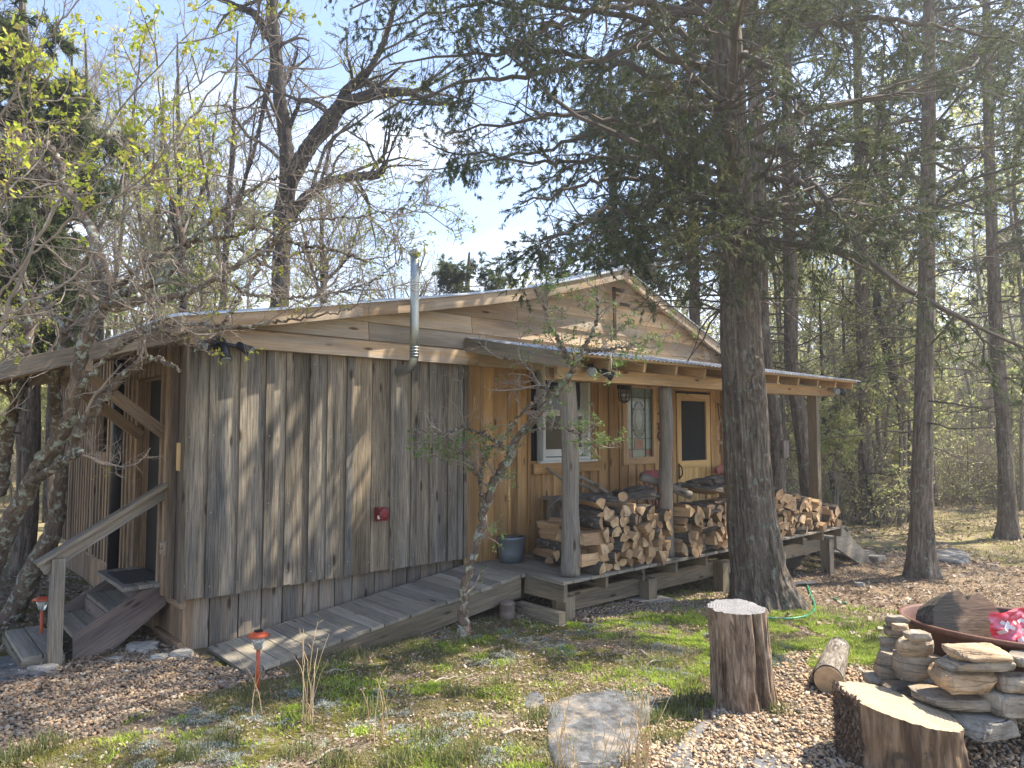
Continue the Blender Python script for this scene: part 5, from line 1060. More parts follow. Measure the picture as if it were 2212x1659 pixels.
# long limbs of the big cedar sweeping left over the roof, hung with sprays
def limbs(lims, T, seed, n2=26, l2=1.0, n3=11, l3=.42, size=.060, k=8, bar='twigd', thr=.36, n4=8, wmat=None):
    br, fo = MB(), MB(); P1 = []; R1 = []
    for px in lims:
        A_ = np.array([np.append(dp(a, b_, d), r_) for a, b_, d, r_ in px]); C_ = catmull(A_, 26); P1.append(C_[:, :3]+.03*rng.normal(size=(26, 3))); R1.append(C_[:, 3])
    P1, R1 = np.array(P1), np.array(R1); br.tubes(P1, R1, 8, .3)
    P2, R2 = spawn(P1, R1, n2, l2, (35, 75), 7, .18, -.05, .5, .12, flat=.2, shrink=.3, rmin=.006); P2, R2 = thin_out(P2, R2); br.tubes(P2, R2, 4, .5)
    P3, R3 = spawn(P2, R2, n3, l3, (30, 60), 5, .22, -.08, .5, .08, rmin=.0025, flat=.2); P3, R3 = thin_out(P3, R3); br.tubes(P3, R3, 3, .6)
    pp, dd = along(P3, R3, n4); q, qd = along(P2, R2, 6, .4); pp = np.vstack([pp, q]); dd = np.vstack([dd, qd]); cl = fbm(pp*1.3+seed, 3, seed); kp = (cl > thr) & open_sky(pp)
    sprays(fo, pp[kp], dd[kp], size, k, 0, .17, .8, r=np.clip((cl[kp]-.40)*1.6+.25*rng.random(kp.sum()), 0, 1))
    br.build('limbs', wmat or W['twigd'], T); fo.build('foliage', LF['cedar'], T)
limbs([[(1580, 330, 9.0, .05), (1480, 300, 8.8, .045), (1350, 260, 8.6, .035), (1200, 250, 8.4, .025), (970, 290, 8.3, .01)],
       [(1580, 260, 9.0, .05), (1450, 180, 9.0, .045), (1300, 130, 9.0, .035), (1120, 110, 9.0, .025), (845, 140, 9.0, .01)],
       [(1585, 430, 9.0, .05), (1500, 400, 8.6, .04), (1380, 380, 8.3, .03), (1260, 400, 8.1, .02), (1130, 440, 8.0, .01)],
       [(1585, 380, 9.0, .05), (1450, 350, 9.2, .04), (1300, 340, 9.3, .03), (1150, 350, 9.3, .02), (930, 320, 9.2, .01)], [(1575, 170, 9.0, .05), (1380, 110, 8.6, .04), (1180, 160, 8.4, .03), (1000, 180, 8.3, .02), (810, 245, 8.3, .01)],
       [(1570, 120, 9.0, .05), (1400, 50, 9.2, .04), (1200, 10, 9.4, .03), (1000, 20, 9.6, .02), (785, 60, 9.8, .01)],
       [(1590, 520, 9.0, .04), (1500, 500, 8.8, .03), (1400, 490, 8.7, .025), (1300, 500, 8.6, .015), (1220, 530, 8.6, .008)],
       [(1575, 200, 9.0, .05), (1420, 240, 9.8, .04), (1250, 300, 10.4, .03), (1100, 340, 10.8, .02), (905, 370, 11, .01)],
       [(1560, 0, 9.0, .05), (1380, -60, 8.8, .04), (1150, -90, 8.6, .03), (950, -60, 8.6, .02), (760, 20, 8.6, .01)],
       [(1600, 480, 9.0, .04), (1560, 540, 9.8, .03), (1480, 570, 10.5, .025), (1380, 580, 11, .015), (1300, 560, 11.3, .008)]], T, 31)
limbs([[(1600, 300, 9.0, .05), (1700, 330, 8.6, .04), (1830, 300, 8.3, .03), (1960, 330, 8.1, .02), (2080, 380, 8, .01)],
       [(1590, 120, 9.0, .05), (1720, 60, 8.8, .04), (1880, 40, 8.7, .03), (2040, 60, 8.6, .02), (2200, 90, 8.6, .01)],
       [(1600, 450, 9.0, .04), (1700, 470, 8.6, .035), (1800, 460, 8.4, .025), (1900, 480, 8.3, .015), (1980, 520, 8.3, .008)]], T, 33, n4=4)
limbs([[(1590, 420, 9.0, .05), (1500, 460, 8.0, .04), (1400, 440, 7.2, .03), (1280, 470, 6.6, .02), (1180, 520, 6.3, .008)],
       [(1585, 300, 9.0, .05), (1560, 250, 8.0, .04), (1520, 230, 7.2, .03), (1450, 240, 6.5, .02), (1380, 280, 6.1, .008)],
       [(1590, 380, 9.0, .05), (1660, 380, 8.2, .04), (1740, 400, 7.6, .03), (1800, 450, 7.2, .02), (1850, 520, 7.0, .008)],
       [(1575, 150, 9.0, .05), (1600, 120, 8.0, .04), (1650, 140, 7.3, .03), (1700, 200, 6.8, .02), (1740, 280, 6.5, .008)],
       [(1575, 100, 9.0, .05), (1450, 20, 8.0, .04), (1300, 20, 7.4, .03), (1180, 60, 7.0, .02), (1080, 140, 6.8, .008)],
       [(1590, 500, 9.0, .04), (1620, 480, 8.2, .03), (1600, 500, 7.6, .025), (1540, 520, 7.3, .015), (1480, 560, 7.1, .008)]], T, 35, n2=22, size=.05)
# cedars behind and right
RC = 'cedars standing around the porch'
cedar([(1682, 1200, 40), (1675, 950, 36), (1660, 850, 35), (1645, 700, 34), (1640, 500, 32), (1632, 250, 28), (1625, 0, 24), (1620, -500, 14), (1618, -800, 6)], 13.5, 5, 'dark cedar directly behind the big porch cedar', 6.0, 13, 26, 2.8, base=.0, dens=1., size=.10, sprk=5, dead=14)
cedar([(1752, 1180, 40), (1748, 1060, 36), (1735, 960, 33), (1720, 860, 30), (1709, 780, 29), (1708, 650, 29), (1703, 450, 25), (1700, 200, 20), (1700, -200, 12), (1700, -400, 5)], 14, 7, 'slightly curved cedar framed by the square porch post', 6.2, 12, 24, 2.8, base=.0, size=.10, sprk=5, dead=18, deadln=2.2)
pr5, D5 = gtree(1990, 1246); 
cedar([(1990, 1252, 64), (1990, 1150, 48), (1991, 1000, 42), (1995, 850, 38), (2000, 650, 34), (2003, 500, 30), (2006, 250, 26), (2008, 0, 22), (2010, -450, 12), (2010, -700, 5)], D5, 9, 'straight brown cedar on the lawn right of the porch', 5.0, 10.5, 34, 3.2, size=.085, sprk=6, dead=26, deadln=1.9, flare=.35, dens=1.1)
pr6, D6 = gtree(2180, 1164)
cedar([(2180, 1166, 44), (2177, 1080, 32), (2168, 920, 28), (2156, 780, 26), (2148, 640, 24), (2140, 450, 21), (2135, 250, 18), (2130, 0, 14), (2128, -200, 6)], D6, 13, 'farther cedar at the right edge of the lawn', 5.5, 12.5, 30, 3.6, size=.12, sprk=6, dead=30, deadln=2.6, flare=.35)
cedar([(2330, 1180, 30), (2330, 900, 27), (2325, 600, 24), (2320, 300, 21), (2315, 0, 17), (2310, -250, 10), (2310, -400, 5)], 15.5, 15, 'cedar crown overhanging from beyond the right edge', 6.0, 13.5, 34, 3.6, size=.085, sprk=6, dead=8, base=.0)
cedar([(1870, 1130, 30), (1868, 900, 26), (1860, 600, 24), (1855, 300, 20), (1850, 0, 15), (1850, -200, 6)], 17, 17, 'background cedar between the porch and the lawn cedar', 7.0, 14, 30, 3.6, size=.13, sprk=5, dead=16, base=.0, S=24, K=60)
cedar([(1330, 700, 22), (1330, 560, 20), (1325, 450, 18), (1320, 250, 14), (1318, 100, 5)], 17, 19, 'cedar rising behind the ridge of the roof', 4.5, 10.0, 34, 3.2, size=.12, sprk=6, dead=0, base=.2, S=24, K=60)
cedar([(1500, 700, 24), (1500, 560, 20), (1495, 400, 18), (1490, 150, 14), (1490, -50, 5)], 16, 20, 'cedar behind the right slope of the roof', 5.0, 11.0, 32, 3.2, size=.12, sprk=6, dead=0, base=.2, S=24, K=60)
cedar([(1010, 700, 12), (1010, 620, 10), (1012, 580, 8), (1014, 545, 4)], 22, 21, 'slim young cedar peeking over the roof left of the ridge', 4.0, 7.2, 24, 1.8, size=.12, sprk=6, dead=0, base=.3, S=16, K=40)
# left side cedar
cedar([(45, 1250, 44), (60, 1100, 42), (62, 900, 40), (66, 720, 36), (68, 500, 30), (60, 250, 24), (50, 50, 16), (45, -50, 6)], 9.3, 23, 'shaggy barked cedar at the left edge beside the cabin', 3.6, 7.6, 30, 1.5, size=.085, sprk=6, dead=6, deadln=1.0, base=.1, bias=(-.25, .25, 0))
cedar([(-80, 1250, 50), (-75, 900, 42), (-70, 500, 36), (-65, 200, 26), (-60, 0, 12)], 8.6, 24, 'dense dark cedar whose foliage fills the left edge', 2.9, 7.6, 52, 1.5, size=.085, sprk=8, dead=0, base=.1, dens=1.9, bias=(.15, -.1, 0))

# ---- dark oak behind the cabin
def woody(name, label, cat, limbs_, bm, seed, n2, l2, n3, l3, n4, l4, leafn, leafs, leafmat, tw='twig', up=.03, curl=.2, group=None, K=30, sides=9, amp=.14, rootz=None, ang=(30, 75), t0=.15, keep=.42, S=None, nleaf_cluster=3, leafel=.5, r2=.45, zmin=None):
    m = MB(); P1, R1 = [], []
    for q, px in enumerate(limbs_):
        A_ = np.array([np.append(dp(a, b_, d), w_/F*d/2) for a, b_, d, w_ in px]); 
        if q == 0 and rootz is not None: A_ = np.vstack([[A_[0][0], A_[0][1], rootz, A_[0][3]*1.3], A_])
        kk = 46 if amp else K; C_ = catmull(A_, kk*2); C_[1:-1, :3] += .008*rng.normal(size=(kk*2-2, 3)); m.tube(C_[:, :3], np.maximum(C_[:, 3], .004), 18 if A_[0][3] > .05 else 12, amp=amp, fq=16, seed=seed+q)
        C_ = catmull(A_, K); P1.append(C_[:, :3]); R1.append(C_[:, 3])
    P1, R1 = np.array(P1), np.array(R1); T = empty(name, P1[0][0], label, cat, group); m.build('trunk', bm, T, True)
    br = MB(); P2, R2 = spawn(P1, R1, n2, l2, ang, 8, curl, up, r2, t0, rmin=.006, shrink=.25); R2 = np.minimum(R2, .03)
    if zmin: k = (P2[:, -1, 2] > zmin) | (rng.random(len(P2)) < .12); P2, R2 = P2[k], R2[k]
    br.tubes(P2, R2, 5, .3)
    P3, R3 = spawn(P2, R2, n3, l3, (30, 70), 6, curl*1.1, up, .5, .12, rmin=.003); br.tubes(P3, R3, 4, .5)
    P4, R4 = spawn(P3, R3, n4, l4, (30, 70), 5, curl*1.2, up, .55, .1, rmin=.0018); br.tubes(P4, R4, 3, .6)
    br.build('branches', W[tw], T)
    if leafn:
        fo = MB(); pp, dd = along(P4, R4, leafn, .55); cl = fbm(pp*.9+seed, 2, seed); kp = cl > keep; pp, dd = pp[kp], dd[kp]
        pp = np.repeat(pp, nleaf_cluster, 0)+rng.normal(size=(len(pp)*nleaf_cluster, 3))*leafs*.3; leaves(fo, pp, leafs, el=leafel); fo.build('leaves', leafmat, T)
    return T
DO = 13.5
woody('oak_tree', 'tall dark oak behind the cabin with one broken limb reaching right', 'oak tree', [
    [(604, 690, DO, 40), (608, 560, DO, 38), (609, 469, DO, 36), (617, 430, DO, 36), (621, 351, DO, 32), (613, 273, DO, 30), (601, 176, DO, 27), (593, 78, DO, 26), (586, 0, DO, 24), (575, -200, DO, 18), (570, -400, DO, 8)],
    [(612, 445, DO, 30), (625, 402, DO-.1, 34), (644, 359, DO-.2, 34), (683, 293, DO-.4, 32), (722, 246, DO-.5, 30), (746, 223, DO-.6, 27), (816, 203, DO-.8, 22), (882, 199, DO-1, 18), (921, 219, DO-1, 12), (980, 225, DO-1, 6)],
    [(726, 238, DO-.5, 24), (750, 195, DO-.6, 20), (777, 172, DO-.6, 18), (804, 141, DO-.6, 14), (840, 60, DO-.6, 11), (860, -20, DO-.6, 6)],
    [(625, 470, DO, 26), (664, 424, DO-.5, 24), (718, 391, DO-.8, 20), (777, 381, DO-1, 19), (815, 377, DO-1.1, 18), (826, 366, DO-1.1, 13), (835, 350, DO-1.1, 10)],
    [(590, 90, DO, 20), (566, 59, DO, 17), (550, 30, DO, 16), (527, 20, DO, 14), (488, 0, DO, 12), (440, -60, DO, 7)],
    [(614, 300, DO, 12), (640, 240, DO, 9), (655, 215, DO, 8), (700, 230, DO, 6), (710, 262, DO, 4)],
    [(595, 120, DO, 14), (570, 230, DO+.5, 10), (555, 300, DO+.5, 8), (520, 420, DO+1, 7), (500, 480, DO+1, 5)]],
    W['oak'], 41, 12, 1.7, 7, .8, 5, .38, 1, .05, LF['spring'], 'twigd', rootz=.2, keep=.58)
# ---- background bare spring trees seen against the sky, upper left
for k, (x_, D_, lb, tz) in enumerate(((215, 14, 'bare twiggy tree with a forked stem behind the left eave', 10), (395, 16, 'pale bare tree between the left cedar and the oak', 11), (330, 18, 'thin bare tree behind the forked one', 11), (480, 15, 'slender bare tree just left of the oak', 10.5), (120, 15, 'bare tree behind the left cedar foliage', 10.5), (700, 19, 'bare tree beyond the oak seen over the roof', 8.5), (880, 23, 'faint bare tree beyond the stove pipe', 6.5))):
    top = 925-(tz-2.2)/D_*F; s_ = random.uniform(-40, 40)
    top = max(top, -150); yy = lambda f: 700+(top-700)*f
    woody('bare_tree', lb, 'tree', [[(x_, 700, D_, 16), (x_+s_*.3, yy(.3), D_, 13), (x_+s_*.7, yy(.65), D_, 9), (x_+s_, top, D_, 3)], [(x_+s_*.1, yy(.15), D_, 10), (x_-25, yy(.4), D_, 7), (x_-60-s_*.5, yy(.85), D_, 2.5)], [(x_+s_*.3, yy(.3), D_, 8), (x_+50, yy(.5), D_, 6), (x_+80, yy(.8), D_, 2.5)]],
          W['oak'], 50+k, 14, 2.0, 8, .9, 6, .45, 1, .045, LF['spring'], 'twig', up=.06, rootz=.2, amp=0, K=20, keep=.58, ang=(20, 55))
# ---- the lichen covered tree at the left front
woody('lichen_tree', 'leaning lichen covered tree with many twisted stems before the left corner', 'tree', [
    [(2, 1345, 7.1, 44), (20, 1335, 7.1, 42), (65, 1249, 7.0, 42), (98, 1187, 6.9, 40), (120, 1130, 6.8, 34), (125, 1071, 6.7, 28), (132, 1000, 6.6, 24), (122, 900, 6.4, 22), (120, 843, 6.2, 20), (128, 760, 6.0, 18), (150, 700, 5.9, 15), (180, 640, 5.8, 12)],
    [(-30, 1240, 6.0, 46), (0, 1182, 6.0, 42), (65, 1048, 5.8, 36), (111, 973, 5.6, 33), (146, 918, 5.5, 31), (160, 856, 5.4, 29), (182, 746, 5.3, 28), (208, 674, 5.3, 26), (234, 633, 5.4, 24), (212, 547, 5.6, 23), (187, 480, 5.8, 20), (137, 398, 6.0, 15), (129, 351, 6.0, 12), (98, 297, 6.1, 7)],
    [(140, 400, 6.0, 12), (133, 394, 6.0, 12), (100, 378, 6.0, 10), (74, 367, 6.0, 8)],
    [(150, 985, 5.5, 20), (176, 925, 5.45, 24), (202, 889, 5.4, 20), (234, 846, 5.35, 17), (286, 794, 5.3, 15), (325, 775, 5.2, 13), (360, 785, 5.1, 10), (390, 801, 5.1, 7)],
    [(65, 1048, 5.7, 20), (114, 1009, 5.5, 17), (150, 990, 5.45, 14), (176, 977, 5.4, 11)],
    [(208, 674, 5.3, 20), (250, 640, 5.3, 18), (300, 622, 5.3, 16), (351, 605, 5.3, 15), (390, 546, 5.4, 14), (387, 476, 5.5, 13), (359, 402, 5.6, 12), (332, 351, 5.7, 11), (301, 320, 5.7, 11), (269, 308, 5.7, 10)],
    [(220, 660, 5.3, 16), (290, 650, 5.2, 14), (380, 640, 5.1, 13), (468, 600, 5.1, 12), (547, 554, 5.1, 11), (609, 519, 5.2, 10), (660, 530, 5.3, 8), (722, 539, 5.4, 7), (792, 566, 5.5, 5)],
    [(230, 640, 5.3, 12), (330, 560, 5.4, 10), (420, 520, 5.4, 9), (520, 505, 5.5, 8), (600, 450, 5.6, 6), (680, 420, 5.7, 4)],
    [(160, 856, 5.4, 13), (230, 770, 5.2, 11), (310, 720, 5.1, 10), (400, 700, 5.0, 9), (520, 705, 5.0, 7), (640, 690, 5.0, 5), (760, 670, 5.0, 3)],
    [(0, 1065, 6.6, 26), (16, 941, 6.5, 24), (42, 850, 6.4, 20), (55, 788, 6.3, 17), (60, 700, 6.3, 14), (40, 600, 6.3, 9)],
    [(180, 746, 5.3, 12), (130, 700, 5.4, 10), (80, 640, 5.5, 8), (30, 560, 5.6, 6), (0, 480, 5.7, 4)],
    [(468, 600, 5.1, 9), (560, 640, 5.1, 8), (680, 640, 5.2, 6), (800, 610, 5.3, 4), (870, 560, 5.4, 2)],
    [(547, 554, 5.1, 9), (640, 480, 5.2, 7), (760, 470, 5.4, 5), (860, 450, 5.6, 3), (930, 440, 5.7, 2)],
    [(390, 546, 5.4, 10), (460, 470, 5.4, 8), (560, 400, 5.5, 6), (680, 370, 5.7, 4), (780, 420, 5.9, 2)],
    [(590, 530, 5.2, 9), (520, 640, 4.9, 7), (470, 720, 4.8, 5), (420, 760, 4.8, 3)]],
    W['lich'], 61, 12, .75, 6, .38, 5, .19, 1, .028, LF['spring'], 'twig', rootz=.2, curl=.3, up=.05, zmin=2.85, keep=.50, K=40, amp=.12, nleaf_cluster=4)
# arching leafy switches in front, upper left
woody('budding_shrub', 'arching thin switches with bright new yellow green leaves at the upper left', 'shrub', [
    [(-120, 1500, 4.6, 10), (-80, 1000, 4.6, 9), (40, 600, 4.6, 7), (250, 250, 4.7, 4), (420, 60, 4.8, 2)], [(-140, 1500, 4.8, 10), (-120, 900, 4.7, 8), (-60, 400, 4.6, 6), (120, 60, 4.6, 3), (240, -60, 4.7, 2)],
    [(-60, 700, 4.6, 6), (150, 480, 4.5, 5), (400, 380, 4.6, 4), (620, 400, 4.7, 2)], [(-70, 640, 4.6, 5), (40, 350, 4.3, 4), (60, 240, 4.3, 3), (80, 210, 4.3, 2)],
    [(0, 690, 4.6, 6), (200, 560, 4.8, 5), (380, 300, 5, 4), (520, 120, 5.1, 3), (600, 30, 5.2, 2)], [(150, 480, 4.5, 4), (330, 250, 4.8, 3), (560, 130, 5., 2), (680, 200, 5, 1.5)]],
    W['twig'], 71, 10, .75, 4, .32, 3, .12, 1, .042, LF['spring'], 'twig', curl=.12, up=.05, amp=0, K=24, keep=.53, nleaf_cluster=6, leafel=.55, rootz=.3, r2=.5)
# ---- hawthorn before the ramp
HD = 6.35
woody('young_hawthorn', 'slender lichen spotted young tree growing beside the ramp', 'tree', [
    [(1003, 1372, 6.15, 29.2), (1002, 1340, 6.15, 24.1), (1000, 1290, 6.12, 20.6), (1015, 1220, 6.1, 19.8), (1036, 1150, 6.1, 18.9), (1050, 1090, 6.1, 18.9), (1065, 1044, 6.1, 18.9), (1078, 1022, 6.1, 18.9), (1104, 982, 6.05, 18.9), (1127, 937, 6.05, 16.3), (1159, 895, 6.0, 15.5), (1208, 839, 6.0, 14.6), (1234, 807, 5.9, 13.8), (1241, 790, 5.85, 12.0)],
    [(1241, 792, 5.85, 11.2), (1224, 771, 5.8, 10.3), (1205, 732, 5.8, 7.7), (1185, 693, 5.75, 6.9), (1176, 663, 5.7, 6.9), (1159, 631, 5.7, 4.3)],
    [(1241, 792, 5.85, 10.3), (1254, 764, 5.8, 8.6), (1273, 732, 5.8, 6.9), (1286, 699, 5.75, 5.2), (1293, 667, 5.7, 4.3), (1286, 618, 5.7, 2.6)],
    [(1262, 757, 5.8, 6.0), (1300, 757, 5.8, 5.2), (1338, 751, 5.7, 4.3), (1371, 745, 5.7, 3.4), (1440, 719, 5.6, 1.7)],
    [(1104, 978, 6.05, 10.3), (1062, 950, 6.0, 7.7), (1023, 930, 5.95, 6.0), (997, 924, 5.9, 5.2), (948, 937, 5.85, 3.4), (880, 930, 5.8, 1.7)],
    [(1048, 1100, 6.1, 8.6), (1039, 1060, 6.05, 7.7), (1040, 1012, 6.0, 6.9), (1055, 970, 6.0, 6.9), (1085, 958, 6.0, 6.9)],
    [(1039, 1044, 6.05, 5.2), (1010, 990, 6.0, 4.3), (980, 956, 5.95, 3.4), (930, 920, 5.9, 1.7)],
    [(1127, 937, 6.0, 6.0), (1170, 925, 5.9, 4.3), (1220, 928, 5.8, 3.4), (1290, 950, 5.7, 1.7)],
    [(1085, 955, 6, 5.2), (1120, 900, 5.9, 4.3), (1150, 870, 5.85, 3.4), (1180, 850, 5.8, 2.6)],
    [(1200, 845, 5.9, 4.3), (1160, 830, 5.8, 3.4), (1140, 790, 5.7, 2.6), (1080, 770, 5.7, 1.7)]],
    W['lich'], 81, 7, .42, 4, .26, 3, .12, 4, .028, LF['haw'], 'twig', curl=.16, amp=.12, K=24, keep=.36, nleaf_cluster=2, leafel=.42, r2=.4)
# small dead sapling bits left of picture
# ---- background wood: shared meshes, each tree its own object
def make_proto(seed, h, cedarish=False, dense=1.):
    P = catmull([(0, 0, -.3), (.1*random.gauss(0, 1), .1*random.gauss(0, 1), h*.35), (.25*random.gauss(0, 1), .25*random.gauss(0, 1), h*.7), (.4*random.gauss(0, 1), .4*random.gauss(0, 1), h)], 20); R = np.linspace(.07 if not cedarish else .08, .012, 20)*(h/9)
    mt_ = MB(); mt_.tube(P, R, 9, amp=.12, fq=10, seed=seed); br, fo = MB(), MB()
    P1, R1 = P[None], R[None]; P2, R2 = spawn(P1, R1, int(26*dense), h*.26, (40, 80) if not cedarish else (65, 95), 8, .14, .05 if not cedarish else -.02, .45, .14 if cedarish else .22, rmin=.010, shrink=.45); br.tubes(P2, R2, 4, .4)
    P3, R3 = spawn(P2, R2, 8, h*.10, (30, 65), 5, .2, .02, .5, .15, rmin=.006, flat=.3 if cedarish else 0); br.tubes(P3, R3, 3, .5)
    P4, R4 = spawn(P3, R3, 5, h*.045, (30, 65), 4, .25, .02, .5, .1, rmin=.004); br.tubes(P4, R4, 3, .6)
    if cedarish: pp, dd = along(P4, R4, 3); cl = fbm(pp*.8+seed, 3, seed); k = cl > .43; sprays(fo, pp[k], dd[k], .17, 4, 0, .18, .8, r=rng.random(k.sum()))
    else: pp, dd = along(P4, R4, 3, .3); cl = fbm(pp*.6+seed, 3, seed); k = cl > .42; leaves(fo, pp[k], .105, el=.6)
    return (mt_.mesh('trunk', W['pale'] if not cedarish else W['cedar'], True), br.mesh('branches', W['twigd'] if cedarish else W['twig']), fo.mesh('foliage', LF['fard'] if cedarish else LF['far']))
PRO = [make_proto(k, 6.5+1.1*k, False) for k in range(5)]; PROC = [make_proto(20+k, 5+1.6*k, True) for k in range(3)]; SAP = [make_proto(30+k, 4.2, False, .7) for k in range(3)]
def plant(x, y, pro, sc, lab, grp, cat, name):
    o = empty(name, (x, y, float(gbase(x, y))-.05), lab, cat, grp); o.rotation_euler = (random.gauss(0, .03), random.gauss(0, .03), random.uniform(0, 6.28)); o.scale = (sc, sc, sc*random.uniform(.9, 1.15))
    for me in pro: c_ = bpy.data.objects.new(me.name.split('.')[0], me); COL.objects.link(c_); c_.parent = o
def okspot(x, y): return not (1.0 < x < 12.0 and 5.0 < y < 13.5)
cnt = 0; rg = random.Random(5)
for k in range(1500):
    if cnt >= 125: break
    D_ = 16+34*rg.random()**1.1; px = rg.choice([rg.uniform(1650, 2400), rg.uniform(1650, 2400), rg.uniform(-200, 450), rg.uniform(300, 1650)]); p = dp(px, 925, D_)
    if not okspot(p[0], p[1]): continue
    if px < 1650 and px > 450 and D_ < 22: continue
    right = px > 1600
    if rg.random() < (.16 if right else .08): plant(p[0], p[1], rg.choice(PROC), rg.uniform(.7, 1.1), 'dark young cedar among the thin trees of the far wood', 'young cedars of the far wood', 'cedar tree', 'young_cedar')
    else: plant(p[0], p[1], rg.choice(PRO), rg.uniform(.75, 1.15), 'thin pale leafed tree of the far wood' , 'thin trees of the far wood', 'tree', 'woodland_tree')
    cnt += 1
cnt = 0
for k in range(2000):
    if cnt >= 130: break
    D_ = 15+26*rg.random(); px = rg.choice([rg.uniform(1680, 2400), rg.uniform(1680, 2400), rg.uniform(-200, 330)]); p = dp(px, 925, D_)
    if not okspot(p[0], p[1]) or (px > 1900 and D_ < 18.5): continue
    plant(p[0], p[1], rg.choice(SAP), rg.uniform(.5, 1.15), 'leafy understory sapling at the edge of the wood', 'saplings at the edge of the wood', 'sapling', 'sapling'); cnt += 1
# particular dark stems of the wood on the right
for k, (pts, D_, lb) in enumerate((([(1955, 1108, 26), (1958, 1000, 25), (1953, 900, 24), (1928, 800, 21), (1908, 720, 18), (1894, 640, 16), (1903, 520, 15), (1910, 350, 12), (1905, 100, 5)], 17.5, 'dark curved stem left of the straight lawn cedar'),
                                   ([(1815, 1120, 13), (1800, 1050, 13), (1790, 980, 12), (1780, 900, 10), (1775, 780, 7), (1770, 650, 4)], 17, 'crooked dark stem right of the square porch post'),
                                   ([(1850, 1125, 9), (1835, 1000, 8), (1825, 900, 7), (1822, 700, 5), (1820, 600, 3)], 18, 'thin upright stem behind the end steps'),
                                   ([(1900, 1145, 8), (1870, 1020, 7), (1860, 900, 6), (1850, 700, 4)], 16.5, 'thin leaning sapling stem before the curved dark one'))):
    woody('dark_stem_tree', lb, 'tree', [[(a, b_, D_, w_) for a, b_, w_ in pts]], W['oak'], 90+k, 22, 1.6, 6, .7, 4, .3, 1, .07, LF['far'], 'twigd', up=.02, rootz=-.05, t0=.35, amp=0, keep=.45, K=24)
# brush at the foot of the wood
ub = MB(); N_ = 2600; D_ = 16.5+26*rng.random(N_)**1.3; px = np.where(rng.random(N_) < .72, rng.uniform(1700, 2450, N_), rng.uniform(-300, 330, N_)); D_ = np.where((px > 1950) & (D_ < 20), D_+5, D_); d0 = np.array([dp(a, 925, 1.) for a in px])-CAM
x_, y_ = d0[:, 0]*D_, d0[:, 1]*D_; k = ~((x_ > 1) & (x_ < 12.5) & (y_ > 5) & (y_ < 13.5)); x_, y_ = x_[k], y_[k]; N_ = len(x_); hh = rng.uniform(.5, 2.6, N_); P = np.stack([np.stack([x_+rng.normal(size=N_)*.16*q, y_+rng.normal(size=N_)*.16*q, gbase(x_, y_)-.1+hh*q/3], -1) for q in range(4)], 1)
ub.tubes(P, np.linspace(.016, .006, 4)[None]*np.ones((N_, 1)), 3, rng.random(N_)); P2, R2 = spawn(P, np.full((N_, 4), .010), 6, .8, (25, 65), 4, .25, .05, .6, .15, rmin=.004); ub.tubes(P2, R2, 3, .5); P3, R3 = spawn(P2, R2, 3, .3, (25, 65), 3, .25, .05, .6, .15, rmin=.003); ub.tubes(P3, R3, 3, .5)
pp, dd = along(P3, R3, 2); kp = fbm(pp*.7, 3, 3) > .42; leaves(ub, pp[kp], .07, 1, .6); tag(ub.build('undergrowth', [W['twig'], LF['far']]), 'tangled spring brush along the foot of the wood', 'undergrowth', None, 'stuff')
# far wood backdrop: innumerable twiggy growth, one mass
far = MB(); N_ = 5200; D_ = 40+55*rng.random(N_); px = rng.uniform(-500, 2700, N_); d0 = np.array([dp(a, 925, 1.) for a in px])-CAM
x_, y_ = d0[:, 0]*D_, d0[:, 1]*D_; z_ = gbase(x_, y_); hh = rng.uniform(3, 9.5, N_); P = np.stack([np.stack([x_+rng.normal(size=N_)*.3*q, y_, z_-.3+hh*q/3], -1) for q in range(4)], 1)
far.tubes(P, np.linspace(.08, .02, 4)[None]*np.ones((N_, 1))*(hh/7)[:, None], 3, rng.random(N_)); P2, R2 = spawn(P, np.full((N_, 4), .05), 6, 2.4, (30, 60), 4, .2, .05, .5, .25); far.tubes(P2, R2, 3, .5)
pp, dd = along(P2, R2, 5); pp = pp+rng.normal(size=pp.shape)*.3; leaves(far, pp, .30, 1, .7); tag(far.build('far_wood', [W['twig'], LF['far']]), 'dense pale spring wood filling the distance behind the trees', 'wood', None, 'stuff')
